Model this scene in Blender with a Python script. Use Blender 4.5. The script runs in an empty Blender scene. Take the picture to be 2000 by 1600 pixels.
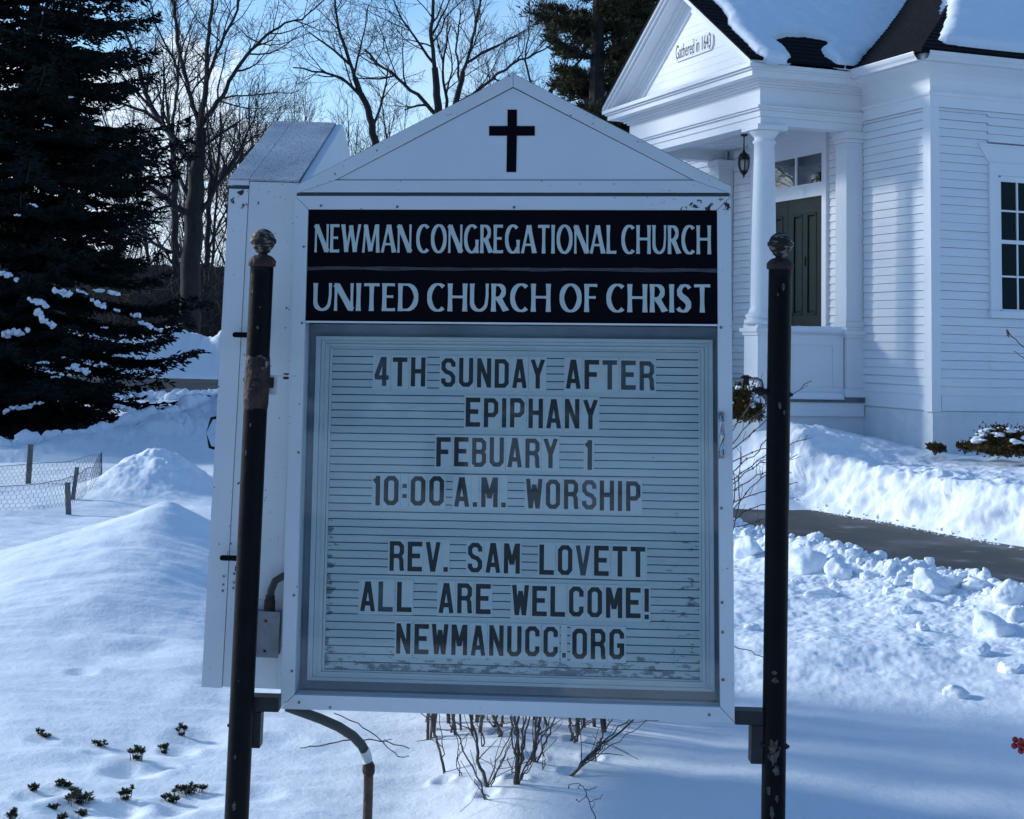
import bpy, math, random
import numpy as np
from math import radians, sin, cos, tan, atan, atan2, pi, sqrt, hypot
from mathutils import Vector, Matrix

# ------------------------------------------------------------------ camera, sky, sun, exposure
SC = bpy.context.scene
COL = SC.collection
FPX, PITCH, ROLL, HZ, EYE = 3000.0, radians(6.5), atan(0.025), 675.0, 1.7
CX, CY = 1000.0, HZ - FPX * tan(PITCH) / cos(ROLL)
_fw = np.array([0, cos(PITCH), sin(PITCH)]); _up = np.array([0, -sin(PITCH), cos(PITCH)]); _rt = np.array([1.0, 0, 0])
CR = _rt * cos(ROLL) + _up * sin(ROLL)
CU = _up * cos(ROLL) - _rt * sin(ROLL)
CE = np.array([0, 0, EYE])
cam = bpy.data.cameras.new('camera'); camo = bpy.data.objects.new('camera', cam); COL.objects.link(camo)
cam.sensor_fit = 'HORIZONTAL'; cam.sensor_width = 36.0; cam.lens = FPX / 2000.0 * 36.0
cam.shift_y = (CY - 800.0) / 2000.0
cam.clip_start = 0.05; cam.clip_end = 3000
M = Matrix([[CR[0], CU[0], -_fw[0], 0], [CR[1], CU[1], -_fw[1], 0], [CR[2], CU[2], -_fw[2], EYE], [0, 0, 0, 1]])
camo.matrix_world = M
SC.camera = camo

SUN_DIR = (-cos(radians(21)), sin(radians(21)))       # horizontal direction towards the sun
SUN_EL = radians(20)
world = bpy.data.worlds.new("World"); SC.world = world; world.use_nodes = True
wt = world.node_tree; wn = wt.nodes; wl = wt.links
for n in list(wn): wn.remove(n)
def N(t, typ, **kw):
    n = t.nodes.new(typ)
    for k, v in kw.items():
        if k.startswith('i_'):
            n.inputs[k[2:].replace('_', ' ')].default_value = v
        else: setattr(n, k, v)
    return n
wo = N(wt, 'ShaderNodeOutputWorld'); bg = N(wt, 'ShaderNodeBackground')
sky = N(wt, 'ShaderNodeTexSky'); sky.sky_type = 'NISHITA'; sky.sun_disc = False
sky.sun_elevation = SUN_EL; sky.sun_rotation = atan2(SUN_DIR[0], SUN_DIR[1])
sky.air_density = 1.0; sky.dust_density = 0.3; sky.ozone_density = 3.0
bg.inputs['Strength'].default_value = 0.115
# drifting clouds, low on the left where the sun is
tc = N(wt, 'ShaderNodeTexCoord'); sx = N(wt, 'ShaderNodeSeparateXYZ'); wl.new(tc.outputs['Generated'], sx.inputs[0])
nz = N(wt, 'ShaderNodeTexNoise'); nz.inputs['Scale'].default_value = 13.0; nz.inputs['Detail'].default_value = 6.0; nz.inputs['Roughness'].default_value = .5
wl.new(tc.outputs['Generated'], nz.inputs['Vector'])
def wmath(op, a, b=None, c=None):
    m = N(wt, 'ShaderNodeMath', operation=op)
    for i, v in enumerate((a, b, c)):
        if v is None: continue
        if isinstance(v, (int, float)): m.inputs[i].default_value = v
        else: wl.new(v, m.inputs[i])
    return m.outputs[0]
def wmap(v, a, b, c, d):
    m = N(wt, 'ShaderNodeMapRange'); m.interpolation_type = 'SMOOTHSTEP'
    wl.new(v, m.inputs[0])
    for i, q in enumerate((a, b, c, d)): m.inputs[i + 1].default_value = q
    return m.outputs[0]
el = sx.outputs['Z']; az = wmath('ARCTAN2', sx.outputs['X'], sx.outputs['Y'])
nn = wmath('MULTIPLY_ADD', nz.outputs[0], 0.22, -0.11)
elc = wmath('ADD', el, nn)
azc = wmath('ADD', az, nn)
m1 = wmath('MULTIPLY', wmap(elc, .20, .175, 0, 1), wmap(azc, -.150, -.185, 0, 1))   # the cumulus bank to the left
m2 = wmath('MULTIPLY', wmap(elc, .155, .11, 0, .6), wmap(nz.outputs[0], .35, .62, .3, 1))        # thin veil near the horizon
m4 = wmap(elc, .27, .02, .04, .75)                                                     # pale winter haze along the horizon
m3 = wmath('MAXIMUM', wmath('MAXIMUM', m1, m2), m4)
tint = N(wt, 'ShaderNodeMix', data_type='RGBA'); tint.blend_type = 'MULTIPLY'; tint.inputs[0].default_value = 1.0
wl.new(sky.outputs[0], tint.inputs[6]); tint.inputs[7].default_value = (0.77, 1.06, 1.25, 1)
mx = N(wt, 'ShaderNodeMix', data_type='RGBA'); wl.new(m3, mx.inputs[0]); wl.new(tint.outputs[2], mx.inputs[6]); mx.inputs[7].default_value = (5.6, 6.7, 8.0, 1)
wl.new(mx.outputs[2], bg.inputs['Color']); wl.new(bg.outputs[0], wo.inputs['Surface'])

sl = bpy.data.lights.new('sun', 'SUN'); so = bpy.data.objects.new('sun', sl); COL.objects.link(so)
sl.energy = 2.6; sl.angle = radians(7.0); sl.color = (0.97, 1.0, 1.0)
sd = Vector((SUN_DIR[0] * cos(SUN_EL), SUN_DIR[1] * cos(SUN_EL), sin(SUN_EL)))
so.rotation_euler = sd.to_track_quat('Z', 'Y').to_euler()
so.location = (-20, 5, 20)
SC.view_settings.view_transform = 'Standard'; SC.view_settings.look = 'None'
SC.view_settings.gamma = 1.0
SC.view_settings.exposure = 0.50

# ------------------------------------------------------------------ helpers
def ray(u, v): return _fw + CR * (u - CX) / FPX - CU * (v - CY) / FPX
def at_y(u, v, y):
    r = ray(u, v); return CE + r * (y / r[1])
def at_z(u, v, z):
    r = ray(u, v); return CE + r * ((z - EYE) / r[2])
RNG = np.random.default_rng(7)
random.seed(7)

class MB:
    """collects geometry; build() links it as one mesh object"""
    def __init__(s): s.v = []; s.q = []; s.t = []; s.p = []; s.n = 0
    def add(s, verts, quads=None, tris=None, polys=None):
        verts = np.asarray(verts, float).reshape(-1, 3); b = s.n
        s.v.append(verts); s.n += len(verts)
        if quads is not None and len(quads): s.q.append(np.asarray(quads, int).reshape(-1, 4) + b)
        if tris is not None and len(tris): s.t.append(np.asarray(tris, int).reshape(-1, 3) + b)
        if polys is not None: s.p += [[i + b for i in f] for f in polys]
        return s
    def box(s, x0, x1, y0, y1, z0, z1, bev=0.0):
        x0, x1 = min(x0, x1), max(x0, x1); y0, y1 = min(y0, y1), max(y0, y1); z0, z1 = min(z0, z1), max(z0, z1)
        V = [(x, y, z) for z in (z0, z1) for y in (y0, y1) for x in (x0, x1)]
        return s.add(V, [(0, 2, 3, 1), (4, 5, 7, 6), (0, 1, 5, 4), (2, 6, 7, 3), (0, 4, 6, 2), (1, 3, 7, 5)])
    def prism(s, poly, f0, f1):
        """poly: 2-D outline, f0/f1 map (a,b) to 3-D at the two ends"""
        n = len(poly); V = [f0(*p) for p in poly] + [f1(*p) for p in poly]
        return s.add(V, [(i, (i + 1) % n, n + (i + 1) % n, n + i) for i in range(n)], None, [list(range(n))[::-1], list(range(n, 2 * n))])
    def tube(s, pts, rad, ns=6, cap=True):
        P = np.asarray(pts, float); m = len(P)
        R = np.full(m, rad, float) if np.isscalar(rad) else np.asarray(rad, float)
        T = np.gradient(P, axis=0); T /= np.linalg.norm(T, axis=1)[:, None] + 1e-12
        a = np.array([0, 0, 1.0]) if abs(T[0][2]) < .9 else np.array([1.0, 0, 0])
        U = np.cross(T, a); U /= np.linalg.norm(U, axis=1)[:, None] + 1e-12; W = np.cross(T, U)
        an = np.arange(ns) * 2 * pi / ns
        V = P[:, None, :] + R[:, None, None] * (U[:, None, :] * np.cos(an)[None, :, None] + W[:, None, :] * np.sin(an)[None, :, None])
        i = np.arange(m - 1)[:, None] * ns; j = np.arange(ns)[None, :]; k = (j + 1) % ns
        Q = np.stack(np.broadcast_arrays(i + j, i + k, i + ns + k, i + ns + j), -1).reshape(-1, 4)
        s.add(V.reshape(-1, 3), Q)
        if cap:
            b = s.n - m * ns
            s.p += [[b + x for x in range(ns)], [b + (m - 1) * ns + x for x in range(ns)][::-1]]
        return s
    def lathe(s, prof, ns=20, c=(0, 0, 0)):
        an = np.arange(ns) * 2 * pi / ns
        P = np.asarray(prof, float)
        V = np.stack([P[:, 0][:, None] * np.cos(an) + c[0], P[:, 0][:, None] * np.sin(an) + c[1], np.broadcast_to(P[:, 1][:, None] + c[2], (len(P), ns))], -1)
        i = np.arange(len(P) - 1)[:, None] * ns; j = np.arange(ns)[None, :]; k = (j + 1) % ns
        Q = np.stack(np.broadcast_arrays(i + j, i + k, i + ns + k, i + ns + j), -1).reshape(-1, 4)
        s.add(V.reshape(-1, 3), Q); b = s.n - len(P) * ns
        s.p += [[b + x for x in range(ns)][::-1], [b + (len(P) - 1) * ns + x for x in range(ns)]]
        return s
    def grid(s, V, mask=None):
        n, m = V.shape[:2]
        i = np.arange(n - 1)[:, None] * m; j = np.arange(m - 1)[None, :]
        Q = np.stack(np.broadcast_arrays(i + j, i + j + 1, i + m + j + 1, i + m + j), -1)
        if mask is not None: Q = Q[mask]
        return s.add(V.reshape(-1, 3), Q.reshape(-1, 4))
    def build(s, name, mat, parent=None, smooth=False, label=None, loc=None):
        V = np.concatenate(s.v); Q = np.concatenate(s.q) if s.q else np.zeros((0, 4), int); T = np.concatenate(s.t) if s.t else np.zeros((0, 3), int)
        me = bpy.data.meshes.new(name)
        if loc is not None: V = V - np.asarray(loc)
        pl = [len(p) for p in s.p]; pf = [i for p in s.p for i in p]
        loops = np.concatenate([Q.ravel(), T.ravel(), np.array(pf, int)])
        tot = np.concatenate([np.full(len(Q), 4), np.full(len(T), 3), np.array(pl, int)]).astype(int)
        st = np.concatenate([[0], np.cumsum(tot)[:-1]]).astype(int)
        me.vertices.add(len(V)); me.vertices.foreach_set('co', V.astype(np.float32).ravel())
        me.loops.add(len(loops)); me.loops.foreach_set('vertex_index', loops.astype(np.int32))
        me.polygons.add(len(tot)); me.polygons.foreach_set('loop_start', st.astype(np.int32)); me.polygons.foreach_set('loop_total', tot.astype(np.int32))
        me.polygons.foreach_set('use_smooth', np.full(len(tot), bool(smooth)))
        me.update(calc_edges=True); me.validate()
        if mat is not None: me.materials.append(mat)
        o = bpy.data.objects.new(name, me); COL.objects.link(o)
        if parent is not None: o.parent = parent
        if loc is not None: o.location = loc
        if label: o['label'] = label
        return o
def tag(o, label, cat, group=None):
    o['label'] = label; o['category'] = cat
    if group: o['group'] = group
    return o
def struct(o): o['kind'] = 'structure'; return o
def stuff(o): o['kind'] = 'stuff'; return o
def thing(name, label, cat, loc=(0, 0, 0), group=None, mat=None):
    o = bpy.data.objects.new(name, None); COL.objects.link(o); o.empty_display_size = .2
    if mat is not None: o.matrix_world = mat
    else: o.location = loc
    return tag(o, label, cat, group)

# value noise
def _h(i, j, s):
    n = (i * 374761393 + j * 668265263 + s * 974634777) & 0xffffffff
    n = ((n ^ (n >> 13)) * 1274126177) & 0xffffffff
    return ((n ^ (n >> 16)) & 0xffff) / 65535.0
def vnoise(x, y, s=0):
    x = np.asarray(x, float); y = np.asarray(y, float)
    i = np.floor(x).astype(np.int64); j = np.floor(y).astype(np.int64)
    a = x - i; b = y - j; a = a * a * (3 - 2 * a); b = b * b * (3 - 2 * b)
    return (_h(i, j, s) * (1 - a) + _h(i + 1, j, s) * a) * (1 - b) + (_h(i, j + 1, s) * (1 - a) + _h(i + 1, j + 1, s) * a) * b
def fbm(x, y, o=4, s=0, g=.5):
    r = 0; a = 1; t = 0
    for k in range(o):
        r = r + a * vnoise(x * 2 ** k + 17.3 * k, y * 2 ** k - 9.1 * k, s + k); t += a; a *= g
    return r / t
def ss(x, a, b):
    t = np.clip((np.asarray(x, float) - a) / (b - a), 0, 1); return t * t * (3 - 2 * t)

# ------------------------------------------------------------------ materials
def mat(name, col, rough=.6, var=None, vscale=8, vdet=4, bump=0, bscale=40, bdet=3, metal=0, spec=.4, specks=None, coat=0, stretch=None, layers=()):
    """col base; var second colour mixed by noise; specks=(colour, scale, threshold) ; layers: extra (colour, scale, lo, hi)"""
    m = bpy.data.materials.new(name); m.use_nodes = True; t = m.node_tree; L = t.links
    b = t.nodes['Principled BSDF']; b.inputs['Roughness'].default_value = rough; b.inputs['Metallic'].default_value = metal
    b.inputs['Specular IOR Level'].default_value = spec; b.inputs['Coat Weight'].default_value = coat
    tc = N(t, 'ShaderNodeTexCoord'); vec = tc.outputs['Object']
    if stretch:
        mp = N(t, 'ShaderNodeMapping'); mp.inputs['Scale'].default_value = stretch; L.new(vec, mp.inputs[0]); vec = mp.outputs[0]
    cur = None
    def noise(sc, det, ro=.55):
        n = N(t, 'ShaderNodeTexNoise'); n.inputs['Scale'].default_value = sc; n.inputs['Detail'].default_value = det; n.inputs['Roughness'].default_value = ro
        L.new(vec, n.inputs['Vector']); return n.outputs[0]
    def ramp(x, lo, hi):
        r = N(t, 'ShaderNodeMapRange'); L.new(x, r.inputs[0]); r.inputs[1].default_value = lo; r.inputs[2].default_value = hi; return r.outputs[0]
    def mixc(f, a, bcol):
        x = N(t, 'ShaderNodeMix', data_type='RGBA'); L.new(f, x.inputs[0])
        if isinstance(a, tuple): x.inputs[6].default_value = (*a, 1)
        else: L.new(a, x.inputs[6])
        x.inputs[7].default_value = (*bcol, 1); return x.outputs[2]
    cur = tuple(col)
    if var is not None: cur = mixc(ramp(noise(vscale, vdet), .35, .65), cur, var)
    for (lc, lsz, lo, hi) in layers: cur = mixc(ramp(noise(lsz, 5), lo, hi), cur, lc)
    if specks is not None: cur = mixc(ramp(noise(specks[1], 2), specks[2], specks[2] + .04), cur, specks[0])
    if isinstance(cur, tuple): b.inputs['Base Color'].default_value = (*cur, 1)
    else: L.new(cur, b.inputs['Base Color'])
    if bump:
        bn = N(t, 'ShaderNodeBump'); bn.inputs['Strength'].default_value = bump; bn.inputs['Distance'].default_value = .02
        L.new(noise(bscale, bdet, .6), bn.inputs['Height']); L.new(bn.outputs[0], b.inputs['Normal'])
    m['out'] = 0
    return m
SNOWC = (.79, .84, .90)
MT = {}
MT['snow'] = mat('snow', SNOWC, .75, var=(.77, .82, .89), vscale=3, bump=.22, bscale=35, bdet=6, spec=.25)
def snow_mat():
    m = mat('snow', SNOWC, .75, var=(.76, .82, .89), vscale=3, spec=.25); t = m.node_tree; L = t.links; bs = t.nodes['Principled BSDF']; tc = N(t, 'ShaderNodeTexCoord'); prev = None
    for sc, dist, det, st in ((6, .10, 4, .13), (28, .03, 5, .14), (140, .006, 3, .25)):
        n = N(t, 'ShaderNodeTexNoise'); n.inputs['Scale'].default_value = sc; n.inputs['Detail'].default_value = det; n.inputs['Roughness'].default_value = .62; L.new(tc.outputs['Object'], n.inputs['Vector'])
        b = N(t, 'ShaderNodeBump'); b.inputs['Strength'].default_value = st; b.inputs['Distance'].default_value = dist; L.new(n.outputs[0], b.inputs['Height'])
        if prev is not None: L.new(prev, b.inputs['Normal'])
        prev = b.outputs[0]
    L.new(prev, bs.inputs['Normal']); return m
MT['snow'] = snow_mat()
MT['snow_far'] = mat('snow_settled', SNOWC, .75, bump=.3, bscale=14, bdet=6, spec=.2)
MT['white'] = mat('white_house_paint', (.78, .80, .82), .45, var=(.74, .77, .80), vscale=1.3, bump=.03, bscale=30)
MT['clap'] = mat('white_clapboard_paint', (.77, .79, .81), .5, var=(.72, .75, .79), vscale=1.1, bump=.06, bscale=25, stretch=(1, 1, 5), specks=((.55, .6, .66), 30, .70))
MT['brick'] = mat('painted_brick', (.73, .75, .77), .6, var=(.66, .69, .72), vscale=5, bump=.3, bscale=18)
MT['shingle'] = mat('dark_shingle', (.005, .005, .0065), .9, var=(.010, .0098, .012), vscale=12, bump=.4, bscale=30, spec=.1)
MT['asphalt'] = mat('wet_walkway', (.052, .054, .052), .6, var=(.034, .036, .037), vscale=1.6, bump=.25, bscale=60, spec=.25, layers=(((.095, .10, .105), 1.3, .50, .66), ((.20, .22, .24), 2.6, .60, .74), ((.55, .6, .66), 9, .70, .76)))
MT['road'] = mat('road_asphalt', (.030, .035, .042), .8, var=(.055, .062, .072), vscale=.5, bump=.1, bscale=20, spec=.1)
MT['alu'] = mat('white_enamel', (.66, .70, .73), .38, var=(.61, .655, .69), vscale=3, bump=.02, bscale=20, specks=((.06, .07, .09), 62, .70), stretch=(1, 1, 1))
MT['alu_clean'] = mat('white_enamel_clean', (.66, .71, .76), .38, var=(.62, .67, .73), vscale=4, bump=.02, bscale=30)
MT['alu_dirty'] = mat('grimy_enamel', (.40, .45, .51), .5, var=(.25, .29, .35), vscale=5, bump=.05, bscale=60, specks=((.09, .11, .15), 150, .58))
MT['black_panel'] = mat('black_header', (.004, .003, .007), .5, var=(.005, .004, .007), vscale=5, spec=.05)
MT['silver_letter'] = mat('silver_lettering', (.52, .60, .58), .5, var=(.46, .54, .53), vscale=9, spec=.3)
MT['board'] = mat('letter_board', (.50, .58, .63), .5, var=(.44, .52, .58), vscale=6, bump=.03, bscale=50, stretch=(1, 1, 3))
MT['board_rim'] = mat('board_moulding', (.60, .66, .68), .4, var=(.54, .60, .63), vscale=5)
MT['lining'] = mat('cabinet_lining', (.30, .37, .43), .55, var=(.20, .26, .32), vscale=4, vdet=5)
MT['tile'] = mat('letter_tile', (.62, .69, .70), .25, var=(.57, .645, .66), vscale=20, spec=.5)
MT['ink'] = mat('black_letter_ink', (.020, .026, .032), .5, var=(.032, .040, .046), vscale=12)
MT['ink_worn'] = mat('faded_letter_ink', (.045, .062, .075), .5, var=(.085, .11, .13), vscale=30)
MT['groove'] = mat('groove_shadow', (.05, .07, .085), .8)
MT['iron'] = mat('black_iron', (.0035, .0035, .004), .42, var=(.006, .006, .007), vscale=14, bump=.12, bscale=45, spec=.10, layers=(((.06, .03, .02), 26, .74, .80),))
MT['iron_rust'] = mat('rusted_iron', (.008, .007, .008), .7, var=(.050, .026, .019), vscale=22, bump=.5, bscale=60, layers=(((.28, .24, .20), 26, .64, .70),))
MT['finial'] = mat('weathered_finial', (.026, .018, .014), .7, var=(.006, .005, .005), vscale=26, bump=.6, bscale=50, stretch=(1, 1, 2.5), layers=(((.25, .20, .16), 34, .50, .60),))
MT['steel'] = mat('galvanised', (.35, .38, .40), .4, var=(.22, .24, .26), vscale=20, metal=.6, bump=.1, bscale=60)
MT['chrome'] = mat('chrome_pull', (.55, .57, .6), .22, metal=1, var=(.35, .36, .38), vscale=30)
MT['grey_paint'] = mat('grey_metal', (.20, .225, .25), .5, var=(.13, .14, .16), vscale=14, bump=.1, bscale=40, layers=(((.08, .05, .04), 20, .68, .74),))
MT['rubber'] = mat('conduit_rubber', (.025, .034, .034), .5, var=(.04, .05, .05), vscale=15)
MT['rust_pipe'] = mat('rusty_pipe', (.045, .028, .022), .7, var=(.09, .055, .04), vscale=18, bump=.4, bscale=50, layers=(((.5, .48, .44), 22, .66, .70),))
MT['pvc'] = mat('white_sleeve', (.62, .64, .66), .5, var=(.5, .52, .54), vscale=20)
MT['screw'] = mat('screw_head', (.30, .34, .38), .4, metal=.5, var=(.08, .07, .07), vscale=150)
MT['chip'] = mat('bare_rust_chip', (.035, .022, .02), .8, var=(.08, .05, .04), vscale=60)
MT['door'] = mat('dark_green_door', (.012, .025, .023), .5, var=(.009, .020, .019), vscale=3, bump=.03, spec=.12)
MT['lantern'] = mat('black_lantern', (.008, .008, .009), .4)
MT['bark'] = mat('grey_bark', (.024, .023, .024), .9, var=(.011, .011, .012), vscale=7, bump=.6, bscale=9, stretch=(1, 1, .3))
MT['twig'] = mat('winter_twig', (.026, .025, .027), .9, var=(.014, .014, .016), vscale=3)
MT['shrub_stem'] = mat('shrub_stem', (.055, .042, .035), .85, var=(.14, .115, .10), vscale=20, bump=.4, bscale=60)
MT['spruce'] = mat('spruce_needles', (.010, .017, .017), .85, var=(.020, .030, .030), vscale=1.5, spec=.05)
MT['pine'] = mat('pine_needles', (.030, .034, .020), .8, var=(.065, .060, .032), vscale=1.2, spec=.15)
MT['yew'] = mat('yew_foliage', (.15, .095, .034), .8, var=(.055, .050, .022), vscale=7, spec=.15)
MT['sprig'] = mat('sprig_leaf', (.026, .036, .016), .7, var=(.05, .055, .022), vscale=40)
MT['stake'] = mat('weathered_stake', (.17, .17, .165), .85, var=(.10, .10, .10), vscale=8, bump=.3, bscale=20, stretch=(4, 4, .5))
MT['wire'] = mat('dark_wire', (.045, .055, .07), .6, metal=.2)
MT['berry'] = mat('red_berry', (.42, .012, .014), .25, var=(.28, .008, .012), vscale=60, spec=.5)
MT['brush'] = mat('brown_brush', (.034, .028, .026), .9, var=(.018, .016, .016), vscale=.8)
def glass_mat(name, tint, refl, rough=.02):
    m = bpy.data.materials.new(name); m.use_nodes = True; t = m.node_tree; L = t.links
    for n in list(t.nodes): t.nodes.remove(n)
    o = N(t, 'ShaderNodeOutputMaterial'); a = N(t, 'ShaderNodeBsdfTransparent'); g = N(t, 'ShaderNodeBsdfGlossy'); x = N(t, 'ShaderNodeMixShader')
    a.inputs[0].default_value = (*tint, 1); g.inputs['Roughness'].default_value = rough
    fr = N(t, 'ShaderNodeLayerWeight'); fr.inputs[0].default_value = .5
    pw = N(t, 'ShaderNodeMath', operation='POWER'); L.new(fr.outputs['Facing'], pw.inputs[0]); pw.inputs[1].default_value = 5
    mu = N(t, 'ShaderNodeMath', operation='MULTIPLY_ADD'); L.new(pw.outputs[0], mu.inputs[0]); mu.inputs[1].default_value = .9; mu.inputs[2].default_value = refl
    L.new(mu.outputs[0], x.inputs[0]); L.new(a.outputs[0], x.inputs[1]); L.new(g.outputs[0], x.inputs[2]); L.new(x.outputs[0], o.inputs[0]); return m
MT['pane'] = glass_mat('cabinet_pane', (.95, .975, .975), .03, .03)
m = mat('window_glass', (.010, .022, .026), .03, spec=.6); MT['glass'] = m
m = mat('transom_glass', (.008, .011, .013), .02, spec=1.0); m.node_tree.nodes['Principled BSDF'].inputs['IOR'].default_value = 2.1; MT['transom_glass'] = m
m = mat('lamp_glass', (.35, .36, .36), .2, spec=.5); MT['lampglass'] = m

# ------------------------------------------------------------------ ground, road, walkway
def _line(p, q):
    p = np.array(p[:2]); q = np.array(q[:2]); d = (q - p) / np.linalg.norm(q - p); n = np.array([-d[1], d[0]])
    if n[1] < 0: n = -n
    return p, d, n
NE = _line(at_z(2000, 1146, .20), at_z(1440, 1036, .20))     # walkway: near edge, far edge
NE = (NE[0] + NE[2] * .50, NE[1], NE[2])
FE = _line(at_z(2000, 1073, .03), at_z(1440, 969, .03))
def sdist(L, X, Y): return (X - L[0][0]) * L[2][0] + (Y - L[0][1]) * L[2][1]
CHY = radians(20)
CHC = at_y(1820, 600, 18.0); CHC[2] = 0
eB = np.array([cos(CHY), sin(CHY), 0]); eA = np.array([-sin(CHY), cos(CHY), 0])
def gbump(X, Y, c, sx, sy, rot=0, p=2.0):
    dx = X - c[0]; dy = Y - c[1]; a = dx * cos(rot) + dy * sin(rot); b = -dx * sin(rot) + dy * cos(rot)
    return np.exp(-((a / sx) ** 2 + (b / sy) ** 2) ** (p / 2))
PK1 = at_y(310, 880, 17.0); PK2 = at_y(326, 986, 11.6)
LB0 = at_y(40, 868, 22.6); LB1 = at_y(420, 790, 27.5)
def ridge(X, Y, a, b):
    a = np.array(a[:2]); b = np.array(b[:2]); L = np.linalg.norm(b - a); d = (b - a) / L
    t = ((X - a[0]) * d[0] + (Y - a[1]) * d[1]) / L; s = -(X - a[0]) * d[1] + (Y - a[1]) * d[0]
    return t, s
DIPS = []
for u, v, r, d in [(u, v, .032, .03) for u, v in ((867, 1512), (951, 1560), (952, 1538), (1011, 1532), (1043, 1488), (973, 1440), (1121, 1452), (1111, 1514), (1157, 1485), (719, 1640))] + \
        [(260, 1492, .085, .035), (318, 1482, .05, .02), (352, 1445, .06, .02), (192, 1462, .045, .015), (83, 1440, .05, .012), (64, 1550, .05, .015), (150, 1572, .09, .03), (112, 1542, .05, .012), (242, 1568, .07, .035), (365, 1556, .09, .02), (334, 1570, .06, .02), (505, 1530, .07, .02), (545, 1430, .09, .015), (400, 1420, .12, .02), (300, 1250, .16, .02), (160, 1300, .06, .015)]:
    p = at_z(u, v, .03); DIPS.append((p[0], p[1], r, d))
def ground(X, Y):
    X = np.asarray(X, float); Y = np.asarray(Y, float)
    u = CX + FPX * X / np.maximum(Y, .5)
    mr = ss(u, 800, 1050)                                    # right side of the place
    R = np.hypot(X, Y)
    # ---- left field
    und = (fbm(X * .9, Y * .55, 4, 3) - .5) * .10 + (fbm(X * .35 + 3, Y * .3, 3, 8) - .5) * .10
    hl = .14 * ss(Y, 27, 37) + und * ss(Y, 3.5, 6)
    hl = hl + ((fbm(X * 1.5 + .6 * Y, Y * 4.5, 3, 21) - .5) * .05 + (fbm(X * 3.2 + .5 * Y, Y * 10, 3, 23) - .5) * .016) * ss(Y, 30, 12)      # wind ripples
    hl = hl + .43 * gbump(X, Y, PK1, .66, .80, 0, 1.9) * (1 + .55 * (fbm(X * 3.4, Y * 3.4, 4, 5, .6) - .5))
    k2 = np.maximum(0, 1.06 - np.sqrt(.0036 + np.hypot((X - PK2[0]) / np.where(X < PK2[0], 1.5, 1.15), (Y - PK2[1]) / np.where(Y < PK2[1], 3.0, 1.3)) ** 2)) * (1 + .16 * (fbm(X * 1.6, Y * 1.3, 3, 44) - .5))
    hl = hl + .45 * k2 ** 1.3
    tr = np.exp(-((Y - 20.9 - .05 * (X + 5)) / .42) ** 4)
    hl = hl - .12 * tr * ss(u, 420, 260)
    t, s = ridge(X, Y, LB0, LB1)
    rub = fbm(X * 2.2, Y * 2.2, 5, 31, .6)
    hb = (.16 + .34 * np.clip(t, 0, 1.15)) * np.exp(-(np.abs(s + .4) / (.9 + .7 * np.clip(t, 0, 1))) ** 2.4) * ss(t, -.5, .05) * ss(t, 1.9, 1.3)
    hl = hl + hb * (.45 + 1.15 * rub) + ss(hb, .05, .2) * (fbm(X * 6, Y * 6, 3, 33, .6) - .5) * .12
    hl = hl + .15 * np.exp(-((Y - 37.0 - .3 * np.sin(X)) / .9) ** 2) * (.3 + 1.2 * rub)
    rd = ss(Y, 38.0, 38.8) * ss(Y, 57.0, 56.2)
    hl = hl * (1 - rd) + .08 * rd
    hl = hl + ss(Y, 56.4, 58.6) * (1.15 * np.exp(-np.maximum(Y - 59.5, 0) / 8) + .55) * (.62 + .80 * fbm(X * .7, Y * .7, 6, 40, .62)) * 1.02
    # ---- right field
    sn = sdist(NE, X, Y); sf = sdist(FE, X, Y)
    wob = (fbm(X * 1.7, Y * 1.7, 4, 50) - .5) * .28
    lawn = .50 + .16 * ss(sf, 1.2, 4.0) + (fbm(X * 1.1, Y * 1.1, 4, 52) - .5) * .12
    lump = (fbm(X * 5, Y * 5, 4, 55, .6) - .5) * .14 * np.exp(-np.maximum(sf - .5, 0) / 1.6)
    far = ss(sf + wob * .55, -.02, .50) * (lawn + lump)
    near = .05 + .17 * np.exp(-((sn + .55) / .42) ** 2) * (.35 + 1.2 * fbm(X * 2.0, Y * 2.0, 3, 60)) * ss(sn, .05, -.22)
    near = near * ss(sn + wob * .3, .06, -.14)
    near = near + ((fbm(X * 4.2, Y * 4.2, 4, 62, .62) - .5) * .10 + (np.abs(fbm(X * 9, Y * 9, 4, 63, .62) - .5) - .1) * .20) * np.exp(-np.maximum(-sn - .5, 0) / .45) * ss(sn, .02, -.1)
    crust = ((fbm(X * 13, Y * 10, 3, 66, .6) - .5) * .026 + (fbm(X * 3.1, Y * 2.6, 3, 67) - .5) * .05) * ss(Y, 6.8, 8.6) * ss(sn, 0, -.5)
    soft = (fbm(X * 1.2, Y * .9, 3, 68) - .5) * .10 * ss(Y, 4, 6.5)
    inpath = ss(sn, -.05, .05) * ss(sf, .05, -.05)
    hr = np.where(sn < .02, near + crust + soft * ss(sn, -.2, -1.2), 0) + np.where(sf > -.12, far, 0)
    hr = hr * (1 - inpath * .0) - .03 * inpath
    # drift against the porch
    pb = CHC + eB * -1.0 + eA * .9
    hr = hr + .30 * gbump(X, Y, pb, .95, .9, CHY, 2.2) * (.75 + .5 * fbm(X * 3, Y * 3, 4, 70))
    hr = hr + .34 * gbump(X, Y, at_y(1462, 816, 17.6), .85, .75, 0, 2.4)
    h = hl * (1 - mr) + hr * mr
    for x, y, r, d in DIPS:                                  # hollows melted round stems, sprigs and posts
        w = np.nonzero((np.abs(X - x) < 4 * r) & (np.abs(Y - y) < 4 * r)); q = (X[w] - x) ** 2 + (Y[w] - y) ** 2
        h[w] += -d * np.exp(-q / r ** 2) + d * .25 * np.exp(-(np.sqrt(q) - 1.7 * r) ** 2 / (.5 * r) ** 2)
    return h
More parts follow.
